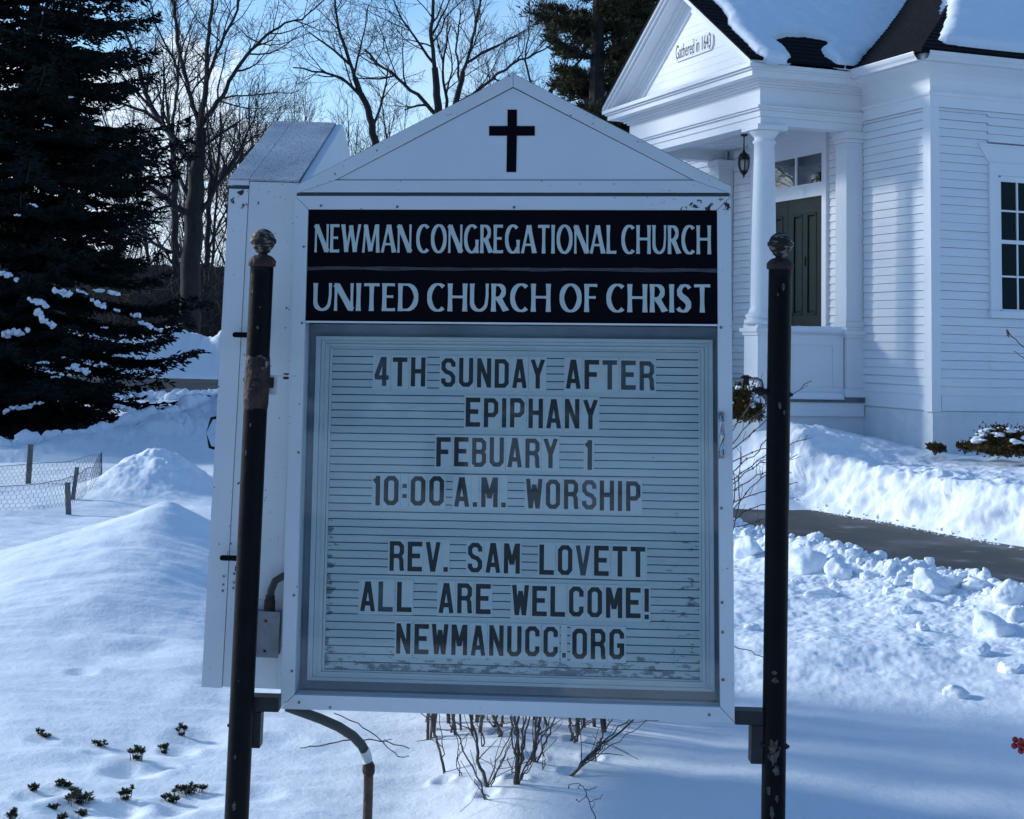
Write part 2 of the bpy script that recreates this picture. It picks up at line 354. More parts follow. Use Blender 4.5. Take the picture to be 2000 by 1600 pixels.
def g1(x, y): return float(ground(np.array([x]), np.array([y]))[0])
def hit(u, v, y0=3.5, y1=70):
    """first point of the snow surface seen along a line of sight (used to set things down on the snow)"""
    r = ray(u, v); ys = np.geomspace(y0, y1, 4000); t = ys / r[1]
    P = CE + r * t[:, None]; g = ground(P[:, 0], P[:, 1]); i = np.argmax(P[:, 2] < g)
    return np.array([P[i, 0], P[i, 1], g[i]])

th = np.concatenate([np.linspace(-.62, -.36, 40), np.linspace(-.355, .36, 900), np.linspace(.365, .62, 40)])
yy = np.concatenate([np.geomspace(3.2, 9, 200)[:-1], np.geomspace(9, 20, 480)[:-1], np.geomspace(20, 60, 190), np.linspace(60.3, 140, 50)])
TH, YY = np.meshgrid(th, yy); XX = np.tan(TH) * YY
ZZ = ground(XX, YY)
SF = sdist(FE, XX, YY); al = XX * FE[1][0] + YY * FE[1][1]; bk = ss(SF, -.12, .05) * ss(SF, 1.1, .5) * ss(XX / YY, .05, .12)
push = ((fbm(al * 2.2, ZZ * 4, 3, 120, .55) - .5) * .26 + (fbm(al * 7, ZZ * 10 + SF * 3, 4, 121, .6) - .5) * .085) * bk * ss(ZZ, .0, .12)
XX = XX - FE[2][0] * push; YY = YY - FE[2][1] * push; ZZ = ZZ + (fbm(al * 6, SF * 7, 4, 122, .6) - .5) * .045 * bk * ss(ZZ, .05, .2)
V = np.stack([XX, YY, ZZ], -1)
sk = V.copy(); b = MB()
ring_top = np.concatenate([V[0, :], V[1:, -1], V[-1, ::-1][1:], V[::-1, 0][1:]]); rb = ring_top.copy(); rb[:, 2] = -.6
b.grid(V); b.grid(np.stack([ring_top, rb]))
struct(b.build('snow_ground', MT['snow'], smooth=True))
b = MB(); an = np.linspace(0, 2 * pi, 97)[:-1]; rr = np.array([.5, 6, 20, 60, 150, 400, 1500])
V = np.stack([np.outer(rr, np.cos(an)), np.outer(rr, np.sin(an)), np.full((len(rr), 96), -.35)], -1); V = np.concatenate([V, V[:, :1]], 1)
b.grid(V); struct(b.build('snow_plain', MT['snow_far'], smooth=True))
# walkway, laid as its own sheet
b = MB(); ts = np.linspace(-6, 9, 60)
A = NE[0] + NE[1] * ts[:, None] - NE[2] * .45; B_ = FE[0] + FE[1] * ts[:, None] + FE[2] * .45
ws = np.linspace(0, 1, 12); P = A[:, None] * (1 - ws)[None, :, None] + B_[:, None] * ws[None, :, None]
b.grid(np.concatenate([P, np.full(P.shape[:2] + (1,), .03)], -1)); struct(b.build('walkway', MT['asphalt']))
b = MB()
xs = np.linspace(-45, 6, 40); ys = np.linspace(37.2, 57.6, 10); P = np.stack(np.meshgrid(xs, ys), -1)
b.grid(np.concatenate([P, np.full(P.shape[:2] + (1,), .2)], -1)); struct(b.build('road', MT['road']))
b = MB(); xs = np.linspace(-60, 60, 60); ys = np.linspace(-10.5, -1.2, 12); P = np.stack(np.meshgrid(xs, ys), -1)
b.grid(np.concatenate([P, np.full(P.shape[:2] + (1,), -.2)], -1)); struct(b.build('street', MT['road']))  # unseen street behind the camera, added as dark ground to cut snow bounce

# blocks of snow thrown up beside the walkway
_ico = None
def ico(sub=3):
    import bmesh
    bm = bmesh.new(); bmesh.ops.create_icosphere(bm, subdivisions=sub, radius=1)
    v = np.array([x.co[:] for x in bm.verts]); f = np.array([[w.index for w in x.verts] for x in bm.faces]); bm.free(); return v, f
ICO3 = ico(3); ICO4 = ico(4); ICO2 = ico(2)
def lump(rng, sub=ICO3, rough=.22):
    v, f = sub; d = v / np.linalg.norm(v, axis=1)[:, None]
    r = np.ones(len(v))
    for k in range(13):                                       # flat broken faces
        n = rng.normal(size=3); n /= np.linalg.norm(n); c = rng.uniform(.52, .86); q = d @ n
        r = np.where(q > .05, np.minimum(r, c / np.maximum(q, .05)), r)
    s = rng.uniform(0, 100)
    r = r * (1 + rough * (fbm(d[:, 0] * 1.7 + s, d[:, 1] * 1.7 + d[:, 2] * 1.3, 3, 2) - .5) + .17 * (fbm(d[:, 0] * 5 + s, d[:, 1] * 5 - d[:, 2] * 4, 4, 9, .6) - .5))
    return d * r[:, None], f
chunks = [  # u, v(base), width px, height ratio, label
 (1580, 1118, 92, .72, 'widest rounded snow block beside the walkway, just right of the right post'),
 (1648, 1132, 56, 1.05, 'upright egg shaped snow block standing right of the widest block'),
 (1466, 1085, 60, .85, 'snow block between the cabinet and the right post at the walkway edge'),
 (1606, 1168, 58, .5, 'low flat snow block in front of the egg shaped block'),
 (1825, 1158, 74, .85, 'tall angular snow block at the walkway edge with a split top'),
 (1862, 1146, 40, .8, 'small snow block leaning right of the split topped block'),
 (1766, 1128, 20, 1.0, 'small pointed snow lump alone on the walkway edge'),
 (1742, 1112, 26, .9, 'knobbly snow lump left of the small pointed one'),
 (1912, 1150, 52, .6, 'crumbly low snow block along the walkway edge near the right'),
 (1978, 1178, 66, .9, 'tall snow block at the right end of the walkway edge'),
 (1948, 1242, 84, .78, 'large snow block in front of the right end of the walkway edge'),
 (1990, 1215, 40, 1.0, 'snow block cut off by the right border, level with the large block'),
 (1916, 1280, 62, .5, 'flat snow block lying below the large block'),
 (1985, 1315, 52, .6, 'snow block at the right border in the open snow'),
 (1868, 1362, 50, .75, 'lone snow block sunk in the open snow, lowest on the right'),
 (1766, 1200, 34, .95, 'knob of snow below the split topped block'),
 (1805, 1232, 26, .85, 'small round snow ball on the crust below the walkway'),
 (1790, 1168, 34, .7, 'snow lump in front of the split topped block'),
 (1700, 1128, 34, .6, 'crumbled snow lump right of the egg shaped block'),
 (1470, 1232, 30, .55, 'small snow lump low beside the cabinet, left of the right post'),
 (1735, 1160, 24, .7, 'little snow lump on the slope below the knobbly one'),
 (1560, 1140, 26, .6, 'little snow lump under the widest block'),
]
for u, v, w, hr_, lab in chunks:
    rng = np.random.default_rng(int(u * 7 + v)); p = hit(u, v); sc = w / FPX * p[1] * .60
    lv, lf = lump(rng, ICO4, .3); lv = lv * np.array([sc, sc * .9, sc * hr_ * .95])
    o = MB().add(lv, None, lf).build('snow_block', MT['snow'], smooth=True); o.location = (p[0], p[1] + sc * .5, p[2] + sc * hr_ * .22)
    tag(o, lab, 'snow block', 'snow blocks thrown up beside the walkway')
# uncountable crumbs along the cut edges
b = MB(); rng = np.random.default_rng(5)
def crumbs(L, n, smin, smax, off, spread):
    for k in range(n):
        t = rng.uniform(-4, 6); s = off + rng.normal() * spread; x = L[0][0] + L[1][0] * t + L[2][0] * s; y = L[0][1] + L[1][1] * t + L[2][1] * s
        if 1000 + 3000 * x / y < 1380: continue
        sc = smin + (smax - smin) * rng.random() ** 5; lv, lf = lump(rng, ICO2 if sc < .03 else ICO3, .5); z = max(g1(x, y), .03 if sdist(NE, x, y) > 0 and sdist(FE, x, y) < 0 else -1)
        b.add(lv * sc * np.array([1, 1, .8]) + np.array([x, y, z + sc * .12]), None, lf)
crumbs(NE, 1500, .008, .070, -.50, .26); crumbs(FE, 900, .005, .025, .02, .05)
for k in range(260):                                          # lumps on the ploughed banks to the left
    t = rng.uniform(.1, 1.3); s = rng.normal() * .6; p = LB0[:2] + (LB1[:2] - LB0[:2]) * t; x = p[0] + s * .4; y = p[1] + s
    sc = .03 + .17 * rng.random() ** 3; lv, lf = lump(rng, ICO2); b.add(lv * sc + np.array([x, y, g1(x, y) + sc * .2]), None, lf)
for k in range(300):
    x = rng.uniform(-11, -6); y = 36.9 + rng.normal() * .5; sc = .04 + .2 * rng.random() ** 3; lv, lf = lump(rng, ICO2); b.add(lv * sc + np.array([x, y, g1(x, y) + sc * .2]), None, lf)
o = b.build('snow_rubble', MT['snow'], smooth=True); stuff(o); o['label'] = 'crumbled loose snow along the shovelled and ploughed edges'; o['category'] = 'snow'

# ------------------------------------------------------------------ the church (own axes: x away to the right, y away to the left, z up; its corner at 0,0)
CHM = Matrix.Translation((CHC[0], CHC[1], 0)) @ Matrix.Rotation(CHY, 4, 'Z')
church = thing('church', 'white clapboard church with columned porch, green double door and snowy dark roof', 'church', mat=CHM)
def wx(u, v, x):
    r = ray(u, v); t = (x - (CE - CHC) @ eB) / (r @ eB); P = CE + r * t - CHC; return P @ eB, P @ eA, P[2]
def wy(u, v, y):
    r = ray(u, v); t = (y - (CE - CHC) @ eA) / (r @ eA); P = CE + r * t - CHC; return P @ eB, P @ eA, P[2]
Z0, ZS, ZF, ZE = .30, 1.07, 4.64, 5.22                       # below the snow, skirt, frieze, eave
YW = 6.71
YP0, YP1, XP = 1.41, 5.30, -1.50                              # porch extent
b = MB()                                                      # solid shell behind the boards
b.box(.03, 9, .03, YW - .03, Z0, 5.2); b.build('wall', MT['white'], church)
def clap(b, x0, x1, z0, z1, f, step=.1015, lip=.017):
    """boards on a wall: f(s, z, out) -> 3-D"""
    n = int(math.ceil((z1 - z0) / step - 1e-6))
    rl = random.Random(int(x0 * 100 + z0 * 10)); base_lip = lip
    for i in range(n):
        a = z0 + i * step; c = min(a + step, z1); lip = base_lip + rl.uniform(-.003, .003); a += rl.uniform(-.0015, .0015) if i else 0
        c -= .0035
        V = [f(x0, a, lip), f(x1, a, lip), f(x1, c, .002), f(x0, c, .002), f(x0, a, -.01), f(x1, a, -.01)]
        b.add(V, [(0, 1, 2, 3), (0, 4, 5, 1)])
fA = lambda s, z, o: (-o, s, z)                                # wall facing left
fB = lambda s, z, o: (s, -o, z)                                # wall facing the camera
b = MB()
zb = ZS + .18
b.box(-.004, .03, .125, 1.41, ZS, zb)                         # wide bottom boards
b.box(.125, 9, -.004, .03, ZS, zb)
clap(b, .125, 1.42, zb, ZF, fA)
clap(b, .10, .80, zb, ZF, fB); clap(b, 2.36, 9, zb, ZF, fB); clap(b, .80, 2.36, zb, 2.20, fB); clap(b, .80, 2.36, 4.27, ZF, fB)
clap(b, 1.98, 2.23, 1.18, 4.62, fA); clap(b, 4.25, 4.84, 1.18, 4.62, fA); clap(b, 5.15, YW - .1, zb, ZF, fA)
b.build('clapboard', MT['clap'], church)
b = MB()
b.box(-.022, .03, YW - .1, YW, ZS - .012, ZF); b.build('corner_board', MT['white'], church)
b = MB(); b.box(-.022, .03, -.022, .125, ZS - .012, ZF)
b.box(.03, .105, -.022, .03, ZS - .012, ZF)
b.build('corner_board', MT['white'], church)
b = MB()                                                      # brick courses showing faintly through the paint
b.box(.012, 9, .012, YW - .012, Z0, ZS - .014)
for i in range(9):
    z = ZS - .012 - .078 * (i + 1)
    if z < .35: break
    for k in range(60):
        off = .11 * (i % 2); x = k * .218 + off
        e = .002 * random.random() + .001
        if x < 8.7: b.box(x + .018, x + .232, .0125 - e, .011, z + .006, z + .072)
        if x < YW - .3: b.box(.0125 - e, .011, x + .018, x + .232, z + .006, z + .072)
b.build('foundation', MT['brick'], church)
# frieze, bed moulding, cove and eave along both walls
def eave(prof, name, m, smooth=False):
    b = MB(); n = len(prof)
    for (o, z), (o2, z2) in zip(prof, prof[1:]):
        b.add([(-o, 1.45, z), (-o, -o, z), (-o2, -o2, z2), (-o2, 1.45, z2), (-o, YW + o, z), (-o, 5.25, z), (-o2, 5.25, z2), (-o2, YW + o2, z2)], [(0, 1, 2, 3), (4, 5, 6, 7)])
        b.add([(-o, -o, z), (9.0, -o, z), (9.0, -o2, z2), (-o2, -o2, z2)], [(0, 1, 2, 3)])
    return b.build(name, m, church, smooth)
eave([(0, ZF), (.03, ZF), (.03, ZF + .13), (.045, ZF + .135), (.06, ZF + .165), (.06, ZF + .18), (.022, ZF + .185), (.022, 4.90), (.04, 4.97), (.10, 5.04), (.20, 5.085), (.31, 5.10), (.31, 5.20), (0, 5.21)], 'cornice', MT['white'])
def gutter(p0, p1, out, name):                                # K-style gutter
    p0 = np.array(p0); p1 = np.array(p1); o = np.array(out); z = np.array([0, 0, 1])
    prof = [(0, .0), (.06, .0), (.075, .03), (.10, .055), (.115, .085), (.115, .10), (.105, .10), (.10, .06), (.06, .012), (.01, .012), (.01, .10), (0, .10)]
    b = MB(); b.prism(prof, lambda a, c: p0 + o * a + z * c, lambda a, c: p1 + o * a + z * c); return b.build(name, MT['gutter'], church)
MT['gutter'] = mat('white_gutter', (.72, .74, .76), .3, var=(.66, .69, .72), vscale=4)
gutter((-.312, -.27, 5.12), (-.312, 1.12, 5.12), (-1, 0, 0), 'gutter')
# main roof (hipped)
PT = .66; EO, EZ = .40, 5.235
def roofA(x, y): return EZ + PT * (x + EO)
def roofB(x, y): return EZ + PT * (y + EO)
b = MB()
vy = YP1 / 2 + YP0 / 2
xr = (6.64 + .02 - EZ) / PT - EO
H = YW / 2; RZ = roofA(H, 0)
b.add([(-EO, -EO, EZ), (-EO, YW + EO, EZ), (H, H, RZ)], None, [(0, 2, 1)])
b.add([(-EO, -EO, EZ), (H, H, RZ), (9.5, H, RZ), (9.5, -EO, EZ)], [(0, 1, 2, 3)])
b.add([(-EO, YW + EO, EZ), (H, H, RZ), (9.5, H, RZ), (9.5, YW + EO, EZ)], [(0, 3, 2, 1)])
e = EZ - .03
b.add([(-EO, -EO, EZ), (9.5, -EO, EZ), (9.5, YW + EO, EZ), (-EO, YW + EO, EZ), (-EO, -EO, e), (9.5, -EO, e), (9.5, YW + EO, e), (-EO, YW + EO, e)], [(0, 4, 5, 1), (1, 5, 6, 2), (2, 6, 7, 3), (3, 7, 4, 0), (4, 7, 6, 5)])
for i in range(40):                                           # shingle courses
    a = .02 + .125 * i; x0 = -EO + a * .83; z0 = EZ + a * .55
    if x0 > H - .2: break
    e = .012
    b.add([(x0 - .004, x0, z0 + e), (x0 - .004, YW - x0, z0 + e), (x0 + .105, YW - x0 - .1, z0 + .069 + .003), (x0 + .105, x0 + .1, z0 + .069 + .003), (x0 - .004, x0, z0 - .01), (x0 - .004, YW - x0, z0 - .01)], [(0, 1, 2, 3), (0, 4, 5, 1)])
    b.add([(x0, x0 - .004, z0 + e), (9.4, x0 - .004, z0 + e), (9.4, x0 + .105, z0 + .072), (x0 + .1, x0 + .105, z0 + .072), (x0, x0 - .004, z0 - .01), (9.4, x0 - .004, z0 - .01)], [(0, 1, 2, 3), (0, 4, 5, 1)])
roof = b.build('roof', MT['shingle'], church)
gutter((-.30, -.312, 5.12), (9.0, -.312, 5.12), (0, -1, 0), 'gutter')
# snow lying on slopes
def inpoly(px, py, poly):
    r = np.zeros(px.shape, bool); n = len(poly)
    for i in range(n):
        x0, y0 = poly[i]; x1, y1 = poly[(i + 1) % n]
        c = ((y0 > py) != (y1 > py)) & (px < (x1 - x0) * (py - y0) / (y1 - y0 + 1e-12) + x0); r ^= c
    return r
def pdist(px, py, poly):
    d = np.full(px.shape, 1e9); n = len(poly)
    for i in range(n):
        x0, y0 = poly[i]; x1, y1 = poly[(i + 1) % n]; dx, dy = x1 - x0, y1 - y0; L = dx * dx + dy * dy + 1e-12
        t = np.clip(((px - x0) * dx + (py - y0) * dy) / L, 0, 1); d = np.minimum(d, np.hypot(px - x0 - t * dx, py - y0 - t * dy))
    return d
def snow_cover(poly, f, nrm, thick, res, seed, name, parent, wob=.06, rough=.25):
    P = np.array(poly); u = np.arange(P[:, 0].min() - .2, P[:, 0].max() + .2, res); w = np.arange(P[:, 1].min() - .2, P[:, 1].max() + .2, res)
    U, W = np.meshgrid(u, w)
    du = (fbm(U * 3 + seed, W * 3, 4, 80, .6) - .5) * wob * 2
    ins = inpoly(U, W, poly); d = np.where(ins, 1, -1) * pdist(U, W, poly) + du
    h = thick * np.sqrt(np.clip(d / (thick * 1.3), 0, 1) * (2 - np.clip(d / (thick * 1.3), 0, 1))) * (1 - rough * .5 + rough * fbm(U * 1.3 + seed, W * 1.3, 4, 83)) + np.where(d > 0, (fbm(U * 7, W * 7, 3, 85) - .5) * .02, 0)
    h = np.where(d <= 0, -.03, h)
    Q = np.stack([np.stack(f(U, W), -1)], 0)[0] + np.array(nrm) * h[..., None]
    keep = (d > -res * 1.6); keep = keep[:-1, :-1] | keep[1:, :-1] | keep[:-1, 1:] | keep[1:, 1:]
    return MB().grid(Q, keep).build(name, MT['snow'], parent, smooth=True)
cN = 1 / sqrt(1 + PT * PT)
def pxB(u, v):                                                # main slope that faces the camera -> (x, s up the slope)
    r = ray(u, v); n = np.array([0, -PT, 1.0]); rl = np.array([r @ eB, r @ eA, r[2]]); c = CE - CHC; cl = np.array([c @ eB, c @ eA, c[2]])
    p0 = np.array([0, -EO, EZ]); t = ((p0 - cl) @ n) / (rl @ n); q = cl + rl * t; return q[0], q[1]
poly = [pxB(1860, -60), pxB(1853, 0), pxB(1846, 30), pxB(1838, 55), pxB(1831, 78), pxB(1850, 88), pxB(1890, 93), pxB(1940, 99), pxB(2010, 106), (4.5, -.22), (9.3, -.22), (9.3, 3.3), (3.5, 3.3)]
snow_cover(poly, lambda U, W: (U, W, roofB(U, W)), (0, -PT * cN, cN), .11, .03, 3, 'roof_snow', roof, .035)
# ---- porch
YC = (YP0 + YP1) / 2
b = MB(); b.box(XP - .02, -.002, YP0 - .02, YP1 + .02, 1.10, 1.165); b.build('porch_floor', mat('grey_porch_floor', (.16, .18, .19), .6, var=(.10, .115, .12), vscale=6), church)
b = MB(); b.box(XP, -.004, YP0, YP0 + .03, .93, 1.098); b.box(XP, XP + .03, YP0 + .031, YP1, .93, 1.098); b.build('porch_skirt', MT['white'], church)
b = MB(); b.box(XP + .03, .01, YP0 + .035, YP1 - .02, Z0, .928); b.build('porch_foundation', MT['brick'], church)
# parapet on the camera side and on the far side
for y in (YP0 + .02, YP1 - .18):
    b = MB(); b.box(XP + .40, -.27, y + .05, y + .13, 1.167, 1.93); b.box(XP + .40, -.27, y + .02, y + .16, 1.93, 1.98); b.box(XP + .40, -.27, y + .035, y + .048, 1.80, 1.928); b.box(XP + .40, -.27, y + .03, y + .048, 1.168, 1.28)
    b.box(XP + .40, XP + .5, y + .036, y + .049, 1.282, 1.798); b.box(-.42, -.27, y + .036, y + .049, 1.282, 1.798)
    par = b.build('parapet', MT['white'], church)
poly = [(XP + .42, YP0 + .03), (-.28, YP0 + .03), (-.28, YP0 + .18), (XP + .42, YP0 + .18)]
snow_cover(poly, lambda U, W: (U, W, 1.98 + 0 * U), (0, 0, 1), .055, .012, 8, 'parapet_snow', church, .01, .6)
poly = [(XP + .42, YP0 - .02), (-.30, YP0 - .02), (-.28, YP0 + .07), (XP + .42, YP0 + .07)]
snow_cover(poly, lambda U, W: (U, W, 1.166 + 0 * U), (0, 0, 1), .05, .012, 9, 'floor_snow', church, .012, .8)
def pedestal(x0, x1, y0, y1, name):
    b = MB(); b.box(x0, x1, y0, y1, 1.166, 1.90)
    for z, o in ((1.166, .035), (1.90, .02), (1.94, .045)): b.box(x0 - o, x1 + o, y0 - o, y1 + o, z + .001, z + (.10 if z < 1.5 else .045))
    b.box(x0 - .01, x1 + .01, y0 - .01, y1 + .01, 1.986, 2.03)
    return b.build(name, MT['white'], church)
colx = XP + .16
for y in (YP0 + .17, YP1 - .17):
    pd = pedestal(colx - .17, colx + .17, y - .17, y + .17, 'pedestal')
    r0 = .150; b = MB()
    prof = [(.235, 2.031), (.235, 2.09), (.20, 2.095), (.215, 2.115), (.222, 2.135), (.212, 2.155), (.185, 2.165), (.178, 2.20), (.160, 2.24)]
    prof += [(.158 - .032 * ((t / 10) ** 1.6), 2.25 + 2.02 * t / 10) for t in range(11)]
    prof += [(.145, 4.285), (.145, 4.31), (.128, 4.32), (.128, 4.36), (.150, 4.38), (.185, 4.42), (.195, 4.435)]
    b.lathe(prof, 36, (colx, y, 0)); b.build('column', MT['white'], church, smooth=True)
    b = MB(); b.box(colx - .21, colx + .21, y - .21, y + .21, 4.436, 4.50); b.build('capital', MT['white'], church)
# pilasters where the porch meets the wall
for y0, y1 in ((YP0 + .0, YP0 + .29), (4.84, 5.14)):
    pedestal(-.25, -.003, y0 + .005, y1, 'pedestal')
    b = MB(); b.box(-.25, -.003, y0 + .02, y1 - .02, 2.031, 4.28)
    for z, o, h in ((2.032, .02, .07), (2.104, .008, .035), (2.20, .0, .0), (4.281, .006, .03), (4.312, .0, .05), (4.363, .018, .045), (4.41, .034, .088)):
        if h: b.box(-.25 - o, -.003, y0 + .02 - o, y1 - .02 + o, z, z + h)
    b.build('pilaster', MT['white'], church)
# entablature: stacked bands running round front and camera side
def band(b, x, y, z0, z1, t=.2):
    b.box(x, x + t, y, 2 * YC - y, z0, z1); b.box(x + t + .0005, .0, y, y + t, z0, z1); b.box(x + t + .0005, .0, 2 * YC - y - t, 2 * YC - y, z0, z1)
b = MB()
for o, z0, z1 in ((.0, 4.502, 4.60), (.018, 4.601, 4.68), (.05, 4.681, 4.705), (.075, 4.706, 4.735), (.02, 4.736, 4.97), (.05, 4.971, 5.0), (.09, 5.001, 5.03), (.13, 5.031, 5.055), (.27, 5.056, 5.125), (.30, 5.126, 5.15), (.335, 5.151, 5.20)):
    band(b, XP - o + .02, YP0 + .0 - o + .02, z0, z1, .22 + o)
b.build('entablature', MT['white'], church)
b = MB(); b.box(XP + .2, .01, YP0 + .2, YP1 - .2, 4.66, 4.70)
for i in range(12): b.box(XP + .25 + i * .1, XP + .262 + i * .1, YP0 + .2, YP1 - .2, 4.652, 4.66)
b.build('porch_ceiling', MT['white'], church)
# pediment
yl, yr, zb_, zap = 2 * YC - (YP0 - .31), YP0 - .31, 5.20, 6.64
b = MB()
tri = lambda x, i: [(x, yr + i * 1.6, zb_ + .002), (x, yl - i * 1.6, zb_ + .002), (x, YC, zap - i * 1.05)]
T = tri(XP + .03, .10); b.add(T + [(p[0] + .04, p[1], p[2]) for p in T], [(0, 3, 4, 1), (1, 4, 5, 2), (2, 5, 3, 0)], [(0, 1, 2), (5, 4, 3)])
for i in range(13):                                           # flush boarding, narrow joints
    z = zb_ + .05 + i * .105; hw = (zap - .12 - z) / (zap - zb_) * (yl - yr) / 2 - .08
    if hw > .1: b.box(XP + .026, XP + .0305, YC - hw, YC + hw, z, z + .1)
b.build('tympanum', MT['white'], church)
b = MB()
sl_ = (zap - zb_) / (YC - yr); ln = sqrt(1 + sl_ * sl_)
for sgn in (-1, 1):
    for x0, lo, hi in ((-.335, -.045, .0), (-.30, -.085, -.0455), (-.26, -.125, -.0855), (-.10, -.165, -.1255), (-.05, -.21, -.1655), (-.02, -.34, -.2105)):
        e = yr + .0
        ys_ = e if sgn < 0 else yl
        f0 = lambda a, c, ys_=ys_, sgn=sgn: (XP + .02 + a, ys_ + 0 * sgn, zb_ + max(c * ln + .055, 0.001) + .0)
        def pt(a, d, end, sgn=sgn):
            # d measured square to the slope below the rake line
            if end: return (XP + .02 + a, YC, zap + .06 + d * ln)
            z = max(zb_ + .06 + d * ln, zb_ + .002); y = (yr if sgn < 0 else yl)
            zz = zb_ + .06 + d * ln
            if zz < zb_ + .002: y = y - sgn * (zb_ + .002 - zz) / sl_; 
            return (XP + .02 + a, y, z)
        x1 = .03
        V = [pt(x0, lo, 0), pt(x0, hi, 0), pt(x1, hi, 0), pt(x1, lo, 0), pt(x0, lo, 1), pt(x0, hi, 1), pt(x1, hi, 1), pt(x1, lo, 1)]
        b.add(V, [(0, 1, 5, 4), (1, 2, 6, 5), (2, 3, 7, 6), (3, 0, 4, 7), (0, 3, 2, 1), (4, 5, 6, 7)])
b.build('rake_cornice', MT['white'], church)
# porch roof: both slopes run back into the main roof
b = MB(); XF = XP - .335
zr0 = zb_ + .075; zr1 = zap + .075
def prf(y): return zr0 + (y - yr) * sl_
xe = (zr0 - EZ) / PT - EO; xr = (zr1 - EZ) / PT - EO
for s in (1, -1):
    Y = (lambda y: y) if s > 0 else (lambda y: 2 * YC - y)
    yo = yr - .03
    b.add([(XF, Y(yo), prf(yo)), (xe + .3, Y(yo), prf(yo)), (xr + .1, Y(YC), zr1), (XF, Y(YC), zr1), (XF, Y(yo), prf(yo) - .03), (xe + .3, Y(yo), prf(yo) - .03), (XF, Y(YC), zr1 - .03)], [(0, 1, 2, 3), (0, 4, 5, 1), (0, 3, 6, 4)])
    for i in range(17):
        y0 = yo + i * .115 + .001
        if y0 > YC - .1: break
        z0 = prf(y0); z1 = prf(y0 + .115)
        b.add([(XF - .004, Y(y0), z0 + .012), ((z0 - EZ) / PT - EO + .1, Y(y0), z0 + .012), ((z1 - EZ) / PT - EO + .1, Y(y0 + .115), z1 + .003), (XF - .004, Y(y0 + .115), z1 + .003), (XF - .004, Y(y0), z0 - .006), ((z0 - EZ) / PT - EO + .1, Y(y0), z0 - .006)], [(0, 1, 2, 3), (0, 4, 5, 1)])
proof = b.build('porch_roof', MT['shingle'], church)
def pxP(u, v):
    r = ray(u, v); n = np.array([0, -sl_, 1.0]); rl = np.array([r @ eB, r @ eA, r[2]]); c = CE - CHC; cl = np.array([c @ eB, c @ eA, c[2]])
    p0 = np.array([0, yr, zr0]); t = ((p0 - cl) @ n) / (rl @ n); q = cl + rl * t; return q[0], q[1]
poly = [pxP(*p) for p in ((1345, -60), (1392, 0), (1418, 30), (1432, 62), (1450, 80), (1474, 104), (1500, 117), (1536, 121), (1546, 114), (1530, 96), (1512, 82), (1532, 74), (1570, 73), (1614, 83), (1604, 98), (1612, 112), (1632, 127), (1664, 131), (1682, 128), (1686, 118), (1722, 90), (1770, 50), (1826, 4), (1880, -50))]
snow_cover(poly, lambda U, W: (U, W, prf(W)), (0, -sl_ / ln, 1 / ln), .10, .022, 1, 'roof_snow', proof, .05)
# plaque with lettering on the tympanum
def text_mesh(s, size=1.0):
    cu = bpy.data.curves.new('t', 'FONT'); cu.body = s; cu.size = size; cu.resolution_u = 3
    o = bpy.data.objects.new('t', cu); COL.objects.link(o); dg = bpy.context.evaluated_depsgraph_get(); me = o.evaluated_get(dg).to_mesh()
    V = np.array([v.co[:] for v in me.vertices]); F = [list(p.vertices) for p in me.polygons]; o.to_mesh_clear() if False else None
    bpy.data.objects.remove(o); bpy.data.curves.remove(cu); return V, F
pq = [wx(1317, 86, XP), wx(1392, 60, XP), wx(1394, 96, XP), wx(1317, 122, XP)]
py0, py1 = pq[0][1], pq[1][1]; pz0, pz1 = (pq[2][2] + pq[3][2]) / 2, (pq[0][2] + pq[1][2]) / 2
b = MB(); c = .07
oct_ = [(py1 + c, pz0), (py0 - c, pz0), (py0 - c * .4, pz0 + c * .4), (py0, pz0 + c), (py0, pz1 - c), (py0 - c * .4, pz1 - c * .4), (py0 - c, pz1), (py1 + c, pz1), (py1 + c * .4, pz1 - c * .4), (py1, pz1 - c), (py1, pz0 + c), (py1 + c * .4, pz0 + c * .4)]
b.prism(oct_, lambda a, z: (XP + .002, a, z), lambda a, z: (XP + .024, a, z))
plq = b.build('plaque', mat('plaque_white', (.72, .74, .76), .5), church)
Vt, Ft = text_mesh('Gathered in 1643'); lo, hi = Vt.min(0), Vt.max(0)
k = (Vt - lo) / (hi - lo + 1e-9)
Vt2 = np.stack([np.full(len(k), XP - .001), py0 - .05 + (py1 - py0 + .10) * k[:, 0], pz0 + .035 + (pz1 - pz0 - .065) * k[:, 1]], -1)
MB().add(Vt2, None, None, Ft).build('lettering', mat('plaque_ink', (.03, .03, .035), .6), plq)
for a in np.linspace(py1 + .09, py0 - .09, 3):
    for z in (pz0 + .025, pz1 - .025):
        b = MB(); b.lathe([(.010, 0), (.010, .004)], 8); b.v[-1] = np.stack([XP + .001 - b.v[-1][:, 2], a + b.v[-1][:, 0], z + b.v[-1][:, 1]], -1); b.build('screw', MT['screw'], plq)
